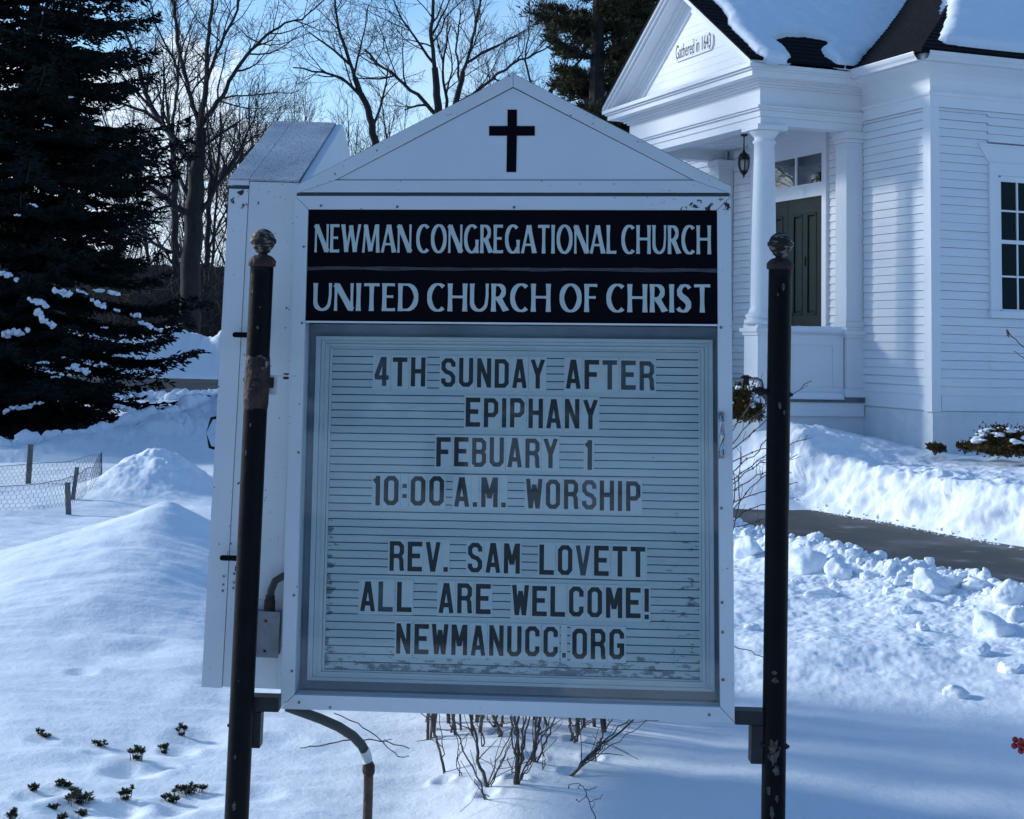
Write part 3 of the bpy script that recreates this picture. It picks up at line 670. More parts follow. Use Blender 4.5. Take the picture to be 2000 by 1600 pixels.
# door, casing, transom
DY0, DY1, DZ0, DZ1 = 2.335, 4.09, 1.17, 3.775
b = MB(); b.box(-.004, .029, 2.23, 4.26, 1.167, 4.62)
b.box(-.055, -.005, 2.23, DY0, 1.167, 4.40); b.box(-.055, -.005, DY1, 4.26, 1.167, 4.40); b.box(-.055, -.005, 2.23, 4.26, 4.401, 4.62); b.box(-.075, -.056, 2.20, 4.29, 4.60, 4.66)
b.box(-.045, -.005, DY0 + .001, DY1 - .001, DZ1, 3.93); b.box(-.05, -.0465, DY0 + .01, DY1 - .01, 3.80, 3.85)
b.build('door_casing', MT['white'], church)
for k in range(2):
    y0 = DY0 + .004 + k * .875; y1 = y0 + .867
    b = MB(); X = -.012; st = .13
    b.box(X - .012, X + .004, y0, y1, DZ0, DZ1 - .002)
    cols = [y0, y0 + st, (y0 + y1) / 2 - st * .42, (y0 + y1) / 2 + st * .42, y1 - st, y1]
    zr = [DZ0, 1.42, 2.02, 2.20, 3.56, DZ1 - .003]
    for a, c in ((0, 1), (2, 3), (4, 5)): b.box(X - .034, X - .0125, cols[a] + .001, cols[c] - .001, zr[0] + .001, zr[-1])
    for a, c in ((0, 1), (2, 3), (4, 5)):
        for p, q in ((1, 2), (3, 4)): b.box(X - .0335, X - .0125, cols[p] - .001, cols[q] + .001, zr[a] + .0015, zr[c] - .0005)
    for p, q in ((1, 2), (3, 4)):
        for a, c in ((1, 2), (3, 4)):
            ya, yb_, za, zc = cols[p] + .004, cols[q] - .004, zr[a] + .004, zr[c] - .004
            for (q0, q1, q2, q3) in ((ya, yb_, za, za + .025), (ya, yb_, zc - .025, zc), (ya, ya + .025, za, zc), (yb_ - .025, yb_, za, zc)): b.box(X - .042, X - .036, q0, q1, q2, q3)
            b.box(X - .027, X - .0125, ya + .05, yb_ - .05, za + .05, zc - .05)
    d = b.build('door', MT['door'], church)
    if k == 0:
        b = MB(); b.box(X - .05, X - .035, y1 - .085, y1 - .035, 2.03, 2.32); b.tube([(X - .05, y1 - .06, 2.26), (X - .09, y1 - .06, 2.25), (X - .09, y1 - .06, 2.14), (X - .05, y1 - .06, 2.13)], .010, 8)
        b.build('handle', mat('aged_brass', (.10, .075, .04), .4, metal=.7), d)
        b = MB(); b.box(X - .045, X - .035, y0 + .40, y0 + .43, 2.86, 2.98); b.build('knocker', MT['iron'], d)
b = MB(); b.box(-.04, -.005, DY0 + .001, DY1 - .001, 3.931, 3.96); b.box(-.04, -.005, DY0 + .001, DY1 - .001, 4.345, 4.40)
for y0, y1 in ((DY0 + .001, DY0 + .03), (3.005, 3.05), (3.70, 3.745), (DY1 - .012, DY1 - .001)): b.box(-.038, -.005, y0, y1, 3.961, 4.344)
tr = b.build('transom', MT['white'], church)
b = MB(); b.box(-.018, -.0055, DY0 + .03, DY1 - .004, 3.961, 4.344); b.build('pane', MT['transom_glass'], tr)
# window in the camera-facing wall
WX0, WX1 = .80, 2.36; b = MB()
b.box(WX0, WX0 + .125, -.045, -.0, 2.25, 4.02); b.box(WX1 - .125, WX1, -.045, 0, 2.25, 4.02); b.box(WX0 + .1255, WX1 - .1255, -.045, 0, 3.87, 4.02)
b.box(WX0 - .02, WX1 + .02, -.075, -.0, 2.17, 2.249)
b.prism([(WX0, 4.021), (WX1, 4.021), (WX1 + .13, 4.22), (WX0 - .13, 4.22)], lambda x, z: (x, -.028, z), lambda x, z: (x, 0, z))
b.prism([(WX0 - .14, 4.221), (WX1 + .14, 4.221), (WX1 + .145, 4.245), (WX0 - .145, 4.245)], lambda x, z: (x, -.036, z), lambda x, z: (x, 0, z))
win = b.build('window', MT['white'], church)
gx0, gx1 = .965, 2.195
b = MB()
for x0, x1, z0, z1, d in ((.926, gx0, 2.26, 3.85, .034), (gx1, 2.234, 2.26, 3.85, .034)): b.box(x0, x1, -d, 0, z0, z1)
for z0, z1, d in ((3.80, 3.869, .033), (3.055, 3.10, .033), (2.25, 2.275, .024)): b.box(gx0 + .0005, gx1 - .0005, -d, 0, z0, z1)
for z0, z1, d in ((3.1005, 3.7995, .022), (2.2755, 3.0545, .014)):
    for x in np.linspace(gx0, gx1, 6)[1:-1]: b.box(x - .011, x + .011, -d, 0, z0, z1)
    b.box(gx0 + .001, gx1 - .001, -d + .002, 0, (z0 + z1) / 2 - .011, (z0 + z1) / 2 + .011)
b.build('sash', MT['white'], win)
b = MB(); b.box(gx0 - .002, gx1 + .002, -.006, .0, 2.26, 3.85); b.build('pane', MT['glass'], win)
# lantern hanging in the porch
r = ray(1453, 300); c_ = CE - CHC; ty = (YC - .05 - c_ @ eA) / (r @ eA); P = CE + r * ty; zl = P[2]; lx, ly = (P - CHC) @ eB, (P - CHC) @ eA
lan = thing('porch_lantern', 'black lantern hanging on a thin rod under the porch ceiling', 'lantern', mat=CHM @ Matrix.Translation((lx, ly, zl)))
k = P[1] / FPX
b = MB(); b.tube([(0, 0, 5 * k), (0, 0, 4.655 - zl)], .009, 6); b.lathe([(.04, 4.63 - zl), (.05, 4.651 - zl)], 12); b.build('rod', MT['lantern'], lan)
b = MB(); b.lathe([(.005, 8 * k), (2 * k, 7 * k), (3 * k, 3 * k), (9 * k, -2 * k), (12 * k, -8 * k), (12 * k, -11 * k), (10 * k, -12 * k)], 8); b.build('cap', MT['lantern'], lan)
b = MB()
for a in range(6):
    q = a * pi / 3 + .2; b.tube([(cos(q) * R_ * k, sin(q) * R_ * k, Z_ * k) for R_, Z_ in ((10.5, -11), (11.2, -18), (10.5, -26), (8, -33), (6.5, -36))], .008, 5)
b.lathe([(.1 * k, -50 * k), (1.5 * k, -46 * k), (2 * k, -43 * k), (5 * k, -40 * k), (7.5 * k, -37 * k), (8 * k, -35 * k), (7 * k, -34 * k)], 10)
b.build('cage', MT['lantern'], lan)
b = MB(); b.lathe([(9 * k, -12 * k), (9.6 * k, -18 * k), (9 * k, -26 * k), (6.6 * k, -33.5 * k)], 12); b.build('glass', MT['lampglass'], lan, smooth=True)

# ------------------------------------------------------------------ the two sign cabinets
SW, SH, SDEP, SDOOR = 1.48, 1.695, .275, .07
SO = np.array([0.02014, 5.14985, 0.50719])
SM = Matrix.Translation(SO) @ Matrix.Rotation(-0.088305, 4, 'Z') @ Matrix.Rotation(-0.014732, 4, 'X') @ Matrix.Rotation(-0.015153, 4, 'Y')
SR = np.array(SM.to_3x3())
def S(u, v, y=0.0):
    r = ray(u, v); n = SR[:, 1]; t = ((SO + n * y - CE) @ n) / (r @ n); q = (CE + r * t - SO) @ SR; return q[0], q[2]
def extr(b, poly, y0, y1): return b.prism(poly, lambda x, z: (x, y0, z), lambda x, z: (x, y1, z))
MT['lip'] = mat('bright_lip', (.70, .73, .74), .3)
MT['panel_joint'] = mat('worn_panel_joint', (.030, .027, .040), .7, var=(.08, .085, .10), vscale=9, bump=.4, bscale=40, stretch=(1, 1, 4))
# paint loss and stains belong to the frame itself: masks are set in the cabinet's own coordinates
def frame_paint():
    m = mat('frame_enamel', (.68, .72, .75), .36, var=(.63, .675, .71), vscale=3, bump=.03, bscale=25, specks=((.05, .055, .07), 70, .715))
    t = m.node_tree; L = t.links; bs = t.nodes['Principled BSDF']; src = bs.inputs['Base Color'].links[0].from_socket
    tc = N(t, 'ShaderNodeTexCoord'); sp = N(t, 'ShaderNodeSeparateXYZ'); L.new(tc.outputs['Object'], sp.inputs[0])
    n = N(t, 'ShaderNodeTexNoise'); n.inputs['Scale'].default_value = 34; n.inputs['Detail'].default_value = 5; n.inputs['Roughness'].default_value = .62; L.new(tc.outputs['Object'], n.inputs['Vector'])
    def mr(x, a, b, c, d):
        q = N(t, 'ShaderNodeMapRange'); L.new(x, q.inputs[0])
        for i, k in enumerate((a, b, c, d)): q.inputs[i + 1].default_value = k
        return q.outputs[0]
    def mul(a, b):
        q = N(t, 'ShaderNodeMath', operation='MULTIPLY'); L.new(a, q.inputs[0]); L.new(b, q.inputs[1]); return q.outputs[0]
    reg = mul(mr(sp.outputs['X'], .28, .60, 0, 1), mr(sp.outputs['Z'], 1.60, 1.64, 0, 1))
    th_ = N(t, 'ShaderNodeMath', operation='MULTIPLY_ADD'); L.new(reg, th_.inputs[0]); th_.inputs[1].default_value = .20; L.new(n.outputs[0], th_.inputs[2])
    f = mul(mr(th_.outputs[0], .755, .775, 0, 1), reg)
    x = N(t, 'ShaderNodeMix', data_type='RGBA'); L.new(f, x.inputs[0]); L.new(src, x.inputs[6]); x.inputs[7].default_value = (.030, .026, .028, 1); L.new(x.outputs[2], bs.inputs['Base Color']); return m
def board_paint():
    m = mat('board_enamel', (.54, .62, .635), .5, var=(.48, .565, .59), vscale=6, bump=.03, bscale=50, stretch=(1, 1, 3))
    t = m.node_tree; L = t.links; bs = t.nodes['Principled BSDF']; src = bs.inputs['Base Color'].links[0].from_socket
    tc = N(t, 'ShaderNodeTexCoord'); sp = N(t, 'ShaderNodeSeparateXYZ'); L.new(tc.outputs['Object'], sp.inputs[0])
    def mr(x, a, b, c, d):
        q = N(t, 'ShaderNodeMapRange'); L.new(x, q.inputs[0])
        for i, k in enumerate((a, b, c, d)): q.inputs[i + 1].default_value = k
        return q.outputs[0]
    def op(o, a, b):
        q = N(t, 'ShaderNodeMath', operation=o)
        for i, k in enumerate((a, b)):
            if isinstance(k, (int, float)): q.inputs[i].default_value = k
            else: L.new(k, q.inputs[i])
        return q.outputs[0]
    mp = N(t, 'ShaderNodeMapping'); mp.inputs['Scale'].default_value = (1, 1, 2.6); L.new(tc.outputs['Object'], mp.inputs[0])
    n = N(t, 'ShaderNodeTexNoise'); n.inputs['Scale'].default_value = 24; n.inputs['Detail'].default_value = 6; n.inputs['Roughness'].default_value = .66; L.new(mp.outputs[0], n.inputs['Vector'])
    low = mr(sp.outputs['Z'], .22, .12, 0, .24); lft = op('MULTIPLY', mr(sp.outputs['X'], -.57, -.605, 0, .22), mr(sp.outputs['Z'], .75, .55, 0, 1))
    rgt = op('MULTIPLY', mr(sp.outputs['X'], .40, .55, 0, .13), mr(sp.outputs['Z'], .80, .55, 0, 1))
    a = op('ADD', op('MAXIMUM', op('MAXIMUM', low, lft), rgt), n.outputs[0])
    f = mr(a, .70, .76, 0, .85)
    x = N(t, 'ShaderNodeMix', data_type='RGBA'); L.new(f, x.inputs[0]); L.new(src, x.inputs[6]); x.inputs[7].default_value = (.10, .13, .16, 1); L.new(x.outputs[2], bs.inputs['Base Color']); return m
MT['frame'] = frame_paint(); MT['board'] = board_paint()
FW = .0455
GA, GB0, GB1 = 2.1155, 1.7035, 1.750                          # gable apex, base trim bottom / top
def cabinet(root, GA=GA):
    W2 = SW / 2; g = .0012
    P = lambda nm, b, m, **k: b.build(nm, m, root, **k)
    b = MB()                                                   # box of the cabinet, open in front
    b.box(-W2 + .002, W2 - .002, SDEP - .02, SDEP, .004, SH + .005); b.box(-W2 + .002, -W2 + .02, SDOOR + .002, SDEP - .0205, .004, 1.722); b.box(W2 - .02, W2 - .002, SDOOR + .002, SDEP - .0205, .004, 1.722)
    b.box(-W2 + .0205, W2 - .0205, SDOOR + .002, SDEP - .0205, .004, .022); b.box(-W2 + .0205, W2 - .0205, SDOOR + .002, SDEP - .0205, SH - .013, SH + .0045)
    P('body', b, MT['alu'])
    b = MB()                                                   # mitred door frame
    for q in ([(-W2, 0), (W2, 0), (W2 - FW, FW), (-W2 + FW, FW)], [(-W2, SH), (-W2 + FW, SH - FW), (W2 - FW, SH - FW), (W2, SH)]):
        c = np.mean(q, 0); extr(b, [(p[0] - np.sign(p[0]) * g, p[1]) for p in q], 0, SDOOR)
    for q in ([(-W2, 0), (-W2 + FW, FW), (-W2 + FW, SH - FW), (-W2, SH)], [(W2, 0), (W2, SH), (W2 - FW, SH - FW), (W2 - FW, FW)]):
        extr(b, [(p[0], p[1] + (g if p[1] < 1 else -g)) for p in q], .0007, SDOOR)
    P('door_frame', b, MT['frame'])
    b = MB(); b.box(-W2 + .004, W2 - .004, .003, SDOOR - .002, SH - .002, GB0 + .001); [b.box(*q, SDOOR + .0003, SDOOR + .0017, z0, z1) for q, z0, z1 in (((-W2 + .003, -W2 + .03), .006, SH - .002), ((W2 - .03, W2 - .003), .006, SH - .002), ((-W2 + .0305, W2 - .0305), .006, .03))]; P('gap_shade', b, MT['groove'])  # dark strips in the door gaps, standing for the shade there
    # gable
    b = MB(); ax = .005; L0 = (-.735, GB0 + .0045); R0 = (.741, GB0 + .0045)
    ix0, ix1, izt = -.602, .617, GA - .0443
    tl = (-.735, 1.731); tr = (.741, 1.728)
    extr(b, [(L0[0] + .012, L0[1]), (R0[0] - .012, R0[1]), (ix1, GB1 - .001), (ix0, GB1 - .001)], 0, .03); P('gable_base_trim', b, MT['alu'])
    b = MB(); extr(b, [L0, (L0[0] + .010, L0[1]), (ix0 - .003, GB1 - .001), (ax - .0008, izt), (ax - .0008, GA), tl], -.003, SDOOR); P('rake_trim', b, MT['alu'])
    b = MB(); extr(b, [(ax + .0008, GA), (ax + .0008, izt), (ix1 + .003, GB1 - .001), (R0[0] - .010, R0[1]), R0, tr], -.003, SDOOR); P('rake_trim', b, MT['alu'])
    b = MB(); extr(b, [(ix0 + .007, GB1 + .0022), (ix1 - .007, GB1 + .0022), (ax, izt - .0035)], .004, .02); gp = P('gable_panel', b, MT['alu_clean'])
    b = MB(); extr(b, [(ix0 - .02, GB1 - .012), (ix1 + .02, GB1 - .012), (ax, izt + .012)], .0195, .022); P('gable_backing', b, MT['groove'])
    b = MB()
    for sgn, e in ((1, tl), (1, tr)):
        x0, z0 = e; n = np.array([-(GA - z0), (ax - x0)]); n = n / np.linalg.norm(n); n = n if n[1] > 0 else -n
        o = n * .0025; extr(b, [(x0, z0 - .004), (x0 + o[0], z0 + o[1]), (ax, GA + .003), (ax, GA - .012)], SDOOR + .0012, SDEP - .03); extr(b, [(x0, z0 - .003), (x0 + o[0], z0 + o[1]), (ax, GA + .003), (ax, GA - .001)], .0, SDOOR - .0006)
    P('gable_roof', b, MT['alu_dirty'])
    b = MB(); extr(b, [(L0[0] + .006, GB0 + .002), (R0[0] - .006, GB0 + .002), (R0[0] - .006, tr[1] - .006), (ax, GA - .004), (L0[0] + .006, tl[1] - .006)], SDEP - .028, SDEP); P('back_gable', b, MT['alu_clean'])
    # recess lining, header, letter board
    ox, zt, zb = W2 - FW, 1.262, FW + .001
    b = MB(); b.box(-ox - .012, -ox, SDOOR, .1, zb, zt); b.box(ox, ox + .012, SDOOR, .1, zb, zt); b.box(-ox - .012, ox + .012, .02, .1, zt + .003, zt + .012); b.box(-ox - .012, ox + .012, SDOOR, .1, zb - .012, zb - .002); b.box(-ox - .012, ox + .012, .101, .108, zb, zt); P('recess_lining', b, MT['lining'])
    b = MB(); zj0, zj1 = 1.455, 1.441
    b.box(-ox + .001, ox - .001, .010, .016, zj0, SH - FW - .001); P('header_panel', b, MT['black_panel'])
    b = MB(); b.box(-ox + .001, ox - .001, .010, .016, 1.270, zj1); P('header_panel', b, MT['black_panel'])
    b = MB(); xs = np.linspace(-ox + .001, ox - .001, 90); top = zj0 + .001 - .004 * vnoise(xs * 14, xs * 0, 3); bot = zj1 - .001 + .005 * vnoise(xs * 10, xs * 0 + 5, 4)
    V = np.stack([np.stack([xs, xs * 0 + .009, bot], -1), np.stack([xs, xs * 0 + .0085, top], -1)]); b.grid(V); P('panel_joint', b, MT['panel_joint'])
    b = MB(); b.box(-ox + .001, ox - .001, .002, .018, 1.2635, 1.2695); P('divider', b, MT['lip'])
    bx0, bx1, bz0, bz1 = -.670, .680, .078, 1.2195
    ix0, ix1, iz0, iz1 = -.615, .633, .112, 1.178
    b = MB(); n = 41; pit = (iz1 - iz0) / n
    for i in range(n): b.box(ix0, ix1, .0935, .0995, iz0 + i * pit + .0017, iz0 + (i + 1) * pit - .0017)
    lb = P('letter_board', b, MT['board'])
    b = MB(); b.box(ix0, ix1, .0985, .1002, iz0, iz1); P('board_backing', b, MT['groove'])
    b = MB(); w = (bx1 - bx0 - ix1 + ix0) / 2
    for k, (a, c, d) in enumerate(((0, .30, .078), (.32, .60, .083), (.62, .84, .079), (.86, 1.0, .087))):
        x0, x1, z0, z1 = [p + (q - p) * a for p, q in ((bx0, ix0), (bx1, ix1), (bz0, iz0), (bz1, iz1))]; X0, X1, Z0_, Z1_ = [p + (q - p) * c for p, q in ((bx0, ix0), (bx1, ix1), (bz0, iz0), (bz1, iz1))]
        for q in ([(x0, z0), (x1, z0), (X1 - .0006, Z0_), (X0 + .0006, Z0_)], [(x0, z1), (X0 + .0006, Z1_), (X1 - .0006, Z1_), (x1, z1)], [(x0, z0), (X0, Z0_ + .0006), (X0, Z1_ - .0006), (x0, z1)], [(x1, z0), (x1, z1), (X1, Z1_ - .0006), (X1, Z0_ + .0006)]): extr(b, q, d, .0995)
    P('board_moulding', b, MT['board_rim'])
    b = MB(); b.box(-ox + .001, ox - .001, .022, .025, zb + .0005, 1.2625); P('pane', b, MT['pane'])
def screw(root, x, z, y=-.0025, r=.0048, m='screw'):
    b = MB(); prof = [(r, 0), (r, .002), (r * .6, .0035)]; b.lathe(prof, 10); v = b.v[-1]; b.v[-1] = np.stack([x + v[:, 0], y + .003 - v[:, 2], z + v[:, 1]], -1); b.build('screw', MT[m], root)
sign = thing('sign_cabinet', 'white gabled church sign facing the camera with black cross, black header and letter board', 'sign', mat=SM)
cabinet(sign)
for u, v in ((776, 404), (1004, 405), (627, 402), (593, 482), (590, 631), (583, 884), (574, 1163), (570, 1311), (1408, 640), (1409, 993), (1410, 1177), (1411, 1235), (1412, 1328), (584, 1372), (645, 1382), (1385, 1396)):
    x, z = S(u, v); screw(sign, x, z)
# cross on the gable
cx = [S(*p) for p in ((991, 214), (1009.5, 214), (1009.5, 246), (1044.5, 246), (1044.5, 265), (1009.5, 265), (1008, 336), (989, 336), (990, 265), (955, 265), (955, 246), (991, 246))]
b = MB(); extr(b, cx, .0025, .0055); b.build('cross', MT['black_panel'], sign)
# pull handle
b = MB(); (hx0, hz0), (hx1, hz1) = S(1408, 812), S(1409, 888)
b.tube([(hx0, -.004, hz0), (hx0, -.02, hz0 - .004), (hx0 + .001, -.03, hz0 - .02), (hx1 + .001, -.031, (hz0 + hz1) / 2), (hx1, -.03, hz1 + .02), (hx1, -.02, hz1 + .004), (hx1, -.004, hz1)], [.0065, .007, .0085, .0095, .0085, .007, .0065], 10)
for z in (hz0, hz1): b.box(hx0 - .009, hx0 + .009, -.0045, -.0002, z - .012, z + .012)
b.build('handle', MT['chrome'], sign)

# --- lettering
def stroke(pts, w, y, closed=False):
    """flat mitred stroke; w scalar or per-point"""
    P = np.asarray(pts, float); n = len(P); W = np.full(n, w, float) if np.isscalar(w) else np.asarray(w, float)
    Lp = []; Rp = []
    for i in range(n):
        a = P[(i - 1) % n] if (closed or i > 0) else None; c = P[(i + 1) % n] if (closed or i < n - 1) else None
        d0 = None if a is None else (P[i] - a) / np.linalg.norm(P[i] - a); d1 = None if c is None else (c - P[i]) / np.linalg.norm(c - P[i])
        d0 = d1 if d0 is None else d0; d1 = d0 if d1 is None else d1
        t = d0 + d1; t /= np.linalg.norm(t); nrm = np.array([-t[1], t[0]]); k = 1 / max(.35, nrm @ np.array([-d0[1], d0[0]]))
        Lp.append(P[i] + nrm * k * W[i] / 2); Rp.append(P[i] - nrm * k * W[i] / 2)
    m = n if closed else n - 1
    V = [(p[0], y, p[1]) for p in Lp] + [(p[0], y, p[1]) for p in Rp]
    return V, [(i, n + i, n + (i + 1) % n, (i + 1) % n) for i in range(m)]
def arc(cx_, cz_, rx, rz, a0, a1, n=14):
    a = np.radians(np.linspace(a0, a1, n)); return np.stack([cx_ + rx * np.cos(a), cz_ + rz * np.sin(a)], -1)
# block letters of the changeable board; height 1
def blk(ch):
    t = .165; h = t / 2; w = .54; c = .10
    if ch in '1I': w = .165 if ch == 'I' else .24
    if ch in '.:!': w = .16
    if ch in 'MW': w = .60
    L, R, B, T, Mz = h, w - h, h, 1 - h, .5; X = w / 2
    O = [(L, B + c), (L, T - c), (L + c, T), (R - c, T), (R, T - c), (R, B + c), (R - c, B), (L + c, B)]
    g = {
     'O': [(O, 1)], '0': [(O, 1)],
     'U': [([(L, 1), (L, B + c), (L + c, B), (R - c, B), (R, B + c), (R, 1)], 0)],
     'C': [([(R, .66), (R, T - c), (R - c, T), (L + c, T), (L, T - c), (L, B + c), (L + c, B), (R - c, B), (R, B + c), (R, .34)], 0)],
     'G': [([(R, .68), (R, T - c), (R - c, T), (L + c, T), (L, T - c), (L, B + c), (L + c, B), (R - c, B), (R, B + c), (R, .50)], 0), ([(w * .52, .455), (w, .455)], 0)],
     'S': [([(R, .70), (R, T - c), (R - c, T), (L + c, T), (L, T - c), (L, .58 + c * .6), (L + c, .53), (R - c, .47), (R, .42 - c * .6), (R, B + c), (R - c, B), (L + c, B), (L, B + c), (L, .30)], 0)],
     'E': [([(w, T), (L, T), (L, B), (w, B)], 0), ([(L, .52), (w * .86, .52)], 0)],
     'F': [([(w, T), (L, T), (L, 0)], 0), ([(L, .50), (w * .84, .50)], 0)],
     'P': [([(L, 0), (L, T), (R - c, T), (R, T - c), (R, .52), (R - c, .42), (L, .42)], 0)],
     'R': [([(L, 0), (L, T), (R - c, T), (R, T - c), (R, .62), (R - c * .8, .50), (L, .50)], 0), ([(R - c * .6, .46), (R - .015, .36), (R - .005, .12), (R + .02, 0)], 0)],
     'B': [([(L, B), (L, T), (R - c, T), (R, T - c), (R, .62), (R - c * .8, .52), (L, .52)], 0), ([(R - c * .8, .52), (R, .42), (R, B + c), (R - c, B), (L, B)], 0)],
     'D': [([(L, B), (L, T), (R - c, T), (R, T - c), (R, B + c), (R - c, B)], 1)],
     'H': [([(L, 0), (L, 1)], 0), ([(R, 0), (R, 1)], 0), ([(L, .52), (R, .52)], 0)],
     'T': [([(0, T), (w, T)], 0), ([(X, 1 - t * .5), (X, 0)], 0)],
     'L': [([(L, 1), (L, B), (w, B)], 0)],
     'I': [([(X, 0), (X, 1)], 0)],
     'N': [([(L, 0), (L, 1)], 0), ([(R, 0), (R, 1)], 0), ([(L, .96), (R, .04)], 0)],
     'A': [([(L * .9, 0), (X - .02, 1)], 0), ([(R + L * .1, 0), (X + .02, 1)], 0), ([(L + .09, .27), (R - .09, .27)], 0)],
     'V': [([(L * .9, 1), (X - .01, 0)], 0), ([(R + L * .1, 1), (X + .01, 0)], 0)],
     'Y': [([(L * .9, 1), (X, .46)], 0), ([(R + L * .1, 1), (X, .46)], 0), ([(X, .52), (X, 0)], 0)],
     'M': [([(L, 0), (L, 1)], 0), ([(R, 0), (R, 1)], 0), ([(L + .03, .97), (X, .30)], 0), ([(R - .03, .97), (X, .30)], 0)],
     'W': [([(L * .8, 1), (w * .28, 0)], 0), ([(w * .28, 0), (X, .80)], 0), ([(X, .80), (w * .72, 0)], 0), ([(R + L * .2, 1), (w * .72, 0)], 0)],
     '4': [([(w * .68, 0), (w * .68, .93), (w * .54, .93), (L, .36), (L + .01, .29), (w, .29)], 0)],
     '1': [([(w - h, 0), (w - h, 1)], 0), ([(w - h, .90), (0.01, .80)], 0)],
     '.': [([(X, 0), (X, t * .95)], 0)],
     ':': [([(X, .26), (X, .40)], 0), ([(X, .60), (X, .74)], 0)],
     '!': [([(X, .24), (X, 1)], 0), ([(X, 0), (X, .15)], 0)],
    }[ch]
    return w, t, g
ORD = ['first', 'second', 'third', 'fourth', 'fifth']
def board_word(word, u0, v0, u1, v1, line, extra=''):
    """u0,v0 = top left of the word's capitals in the photograph, u1,v1 = top right; set on the letter board plane"""
    Y = .0925; x0, z0 = S(u0, v0, Y); x1, z1 = S(u1, v1, Y)
    hgt = .0985; gap = .135
    ws = [blk(c)[0] for c in word]; tot = sum(ws) + gap * (len(word) - 1); sx = (x1 - x0) / tot; d = (z1 - z0) / (x1 - x0)
    x = x0
    for i, ch in enumerate(word):
        w, t, g = blk(ch); wx_ = w * sx; zb = z0 - hgt + d * (x - x0); rng = np.random.default_rng(int(u0 + v0 + i * 31))
        jx, jz = rng.normal() * .0004, rng.normal() * .0006
        px0, px1 = x - gap * sx * .46, x + wx_ + gap * sx * .46
        nm = {'.': 'full stop', ':': 'colon', '!': 'exclamation mark'}.get(ch, ('numeral ' if ch.isdigit() else 'letter ') + ch)
        same = [k for k, c in enumerate(word) if c == ch]
        pos = (ORD[same.index(i)] + ' ' + nm) if len(same) > 1 else nm
        lab = 'clear tile with black %s in %s on the %s line%s' % (pos, word.strip('.!:') if ch not in '.:!' else word, line, extra)
        tl_ = thing('letter_tile', lab, 'letter tile', mat=SM @ Matrix.Translation((x + wx_ / 2, Y, zb)), group='changeable letters on the sign board')
        b = MB(); b.box(px0 - x - wx_ / 2 + jx, px1 - x - wx_ / 2 + jx, -.0014, 0.0005, -.010, hgt + .008); b.build('plate', MT['tile'], tl_)
        b = MB()
        for k, (pts, cl) in enumerate(g):
            P = np.array(pts, float); asp = wx_ / w / hgt
            Q = np.stack([P[:, 0] * wx_ / w - wx_ / 2 + jx, P[:, 1] * hgt + jz], -1)
            # keep vertical strokes as wide as the letter's horizontal scale asks
            v, f = stroke(Q, t * sx * .98 if ch not in 'EFLT' else t * (sx + hgt) / 2, -.0019 - .00012 * k, bool(cl)); v = np.array(v); v[:, 2] = np.clip(v[:, 2], jz, hgt + jz); b.add(v, f)
        worn = (word == 'AFTER' and i >= 3) or rng.random() < .06
        b.build('letter', MT['ink_worn' if worn else 'ink'], tl_)
        x += wx_ + gap * sx
K = 880 / 2000.0
for word, a, va, c, vc, oy, line, ex in (
    ('4TH', 392, 130, 617, 134, 640, 'top', ''), ('SUNDAY', 688, 134, 1146, 140, 640, 'top', ''), ('AFTER', 1240, 142, 1631, 148, 640, 'top', ''),
    ('EPIPHANY', 796, 310, 1381, 320, 640, 'second', ''),
    ('FEBUARY', 666, 485, 1203, 493, 640, 'third', ''), ('1', 1326, 498, 1356, 498, 640, 'third', ' by itself'),
    ('10:00', 387, 656, 700, 660, 640, 'fourth', ''), ('A.M.', 745, 664, 974, 666, 640, 'fourth', ''), ('WORSHIP', 1064, 670, 1570, 682, 640, 'fourth', ''),
    ('REV.', 458, 83, 718, 87, 1020, 'fifth', ''), ('SAM', 805, 90, 1036, 94, 1020, 'fifth', ''), ('LOVETT', 1123, 98, 1592, 110, 1020, 'fifth', ''),
    ('ALL', 328, 262, 556, 265, 1020, 'sixth', ''), ('ARE', 677, 268, 906, 273, 1020, 'sixth', ''), ('WELCOME!', 1003, 278, 1607, 294, 1020, 'sixth', ''),
    ('NEWMANUCC', 488, 448, 1204, 464, 1020, 'bottom', ''), ('.', 1224, 466, 1240, 466, 1020, 'bottom', ' before ORG'), ('ORG', 1268, 470, 1499, 474, 1020, 'bottom', '')):
    board_word(word, 560 + a * K, oy + va * K, 560 + c * K, oy + vc * K, line, ex)
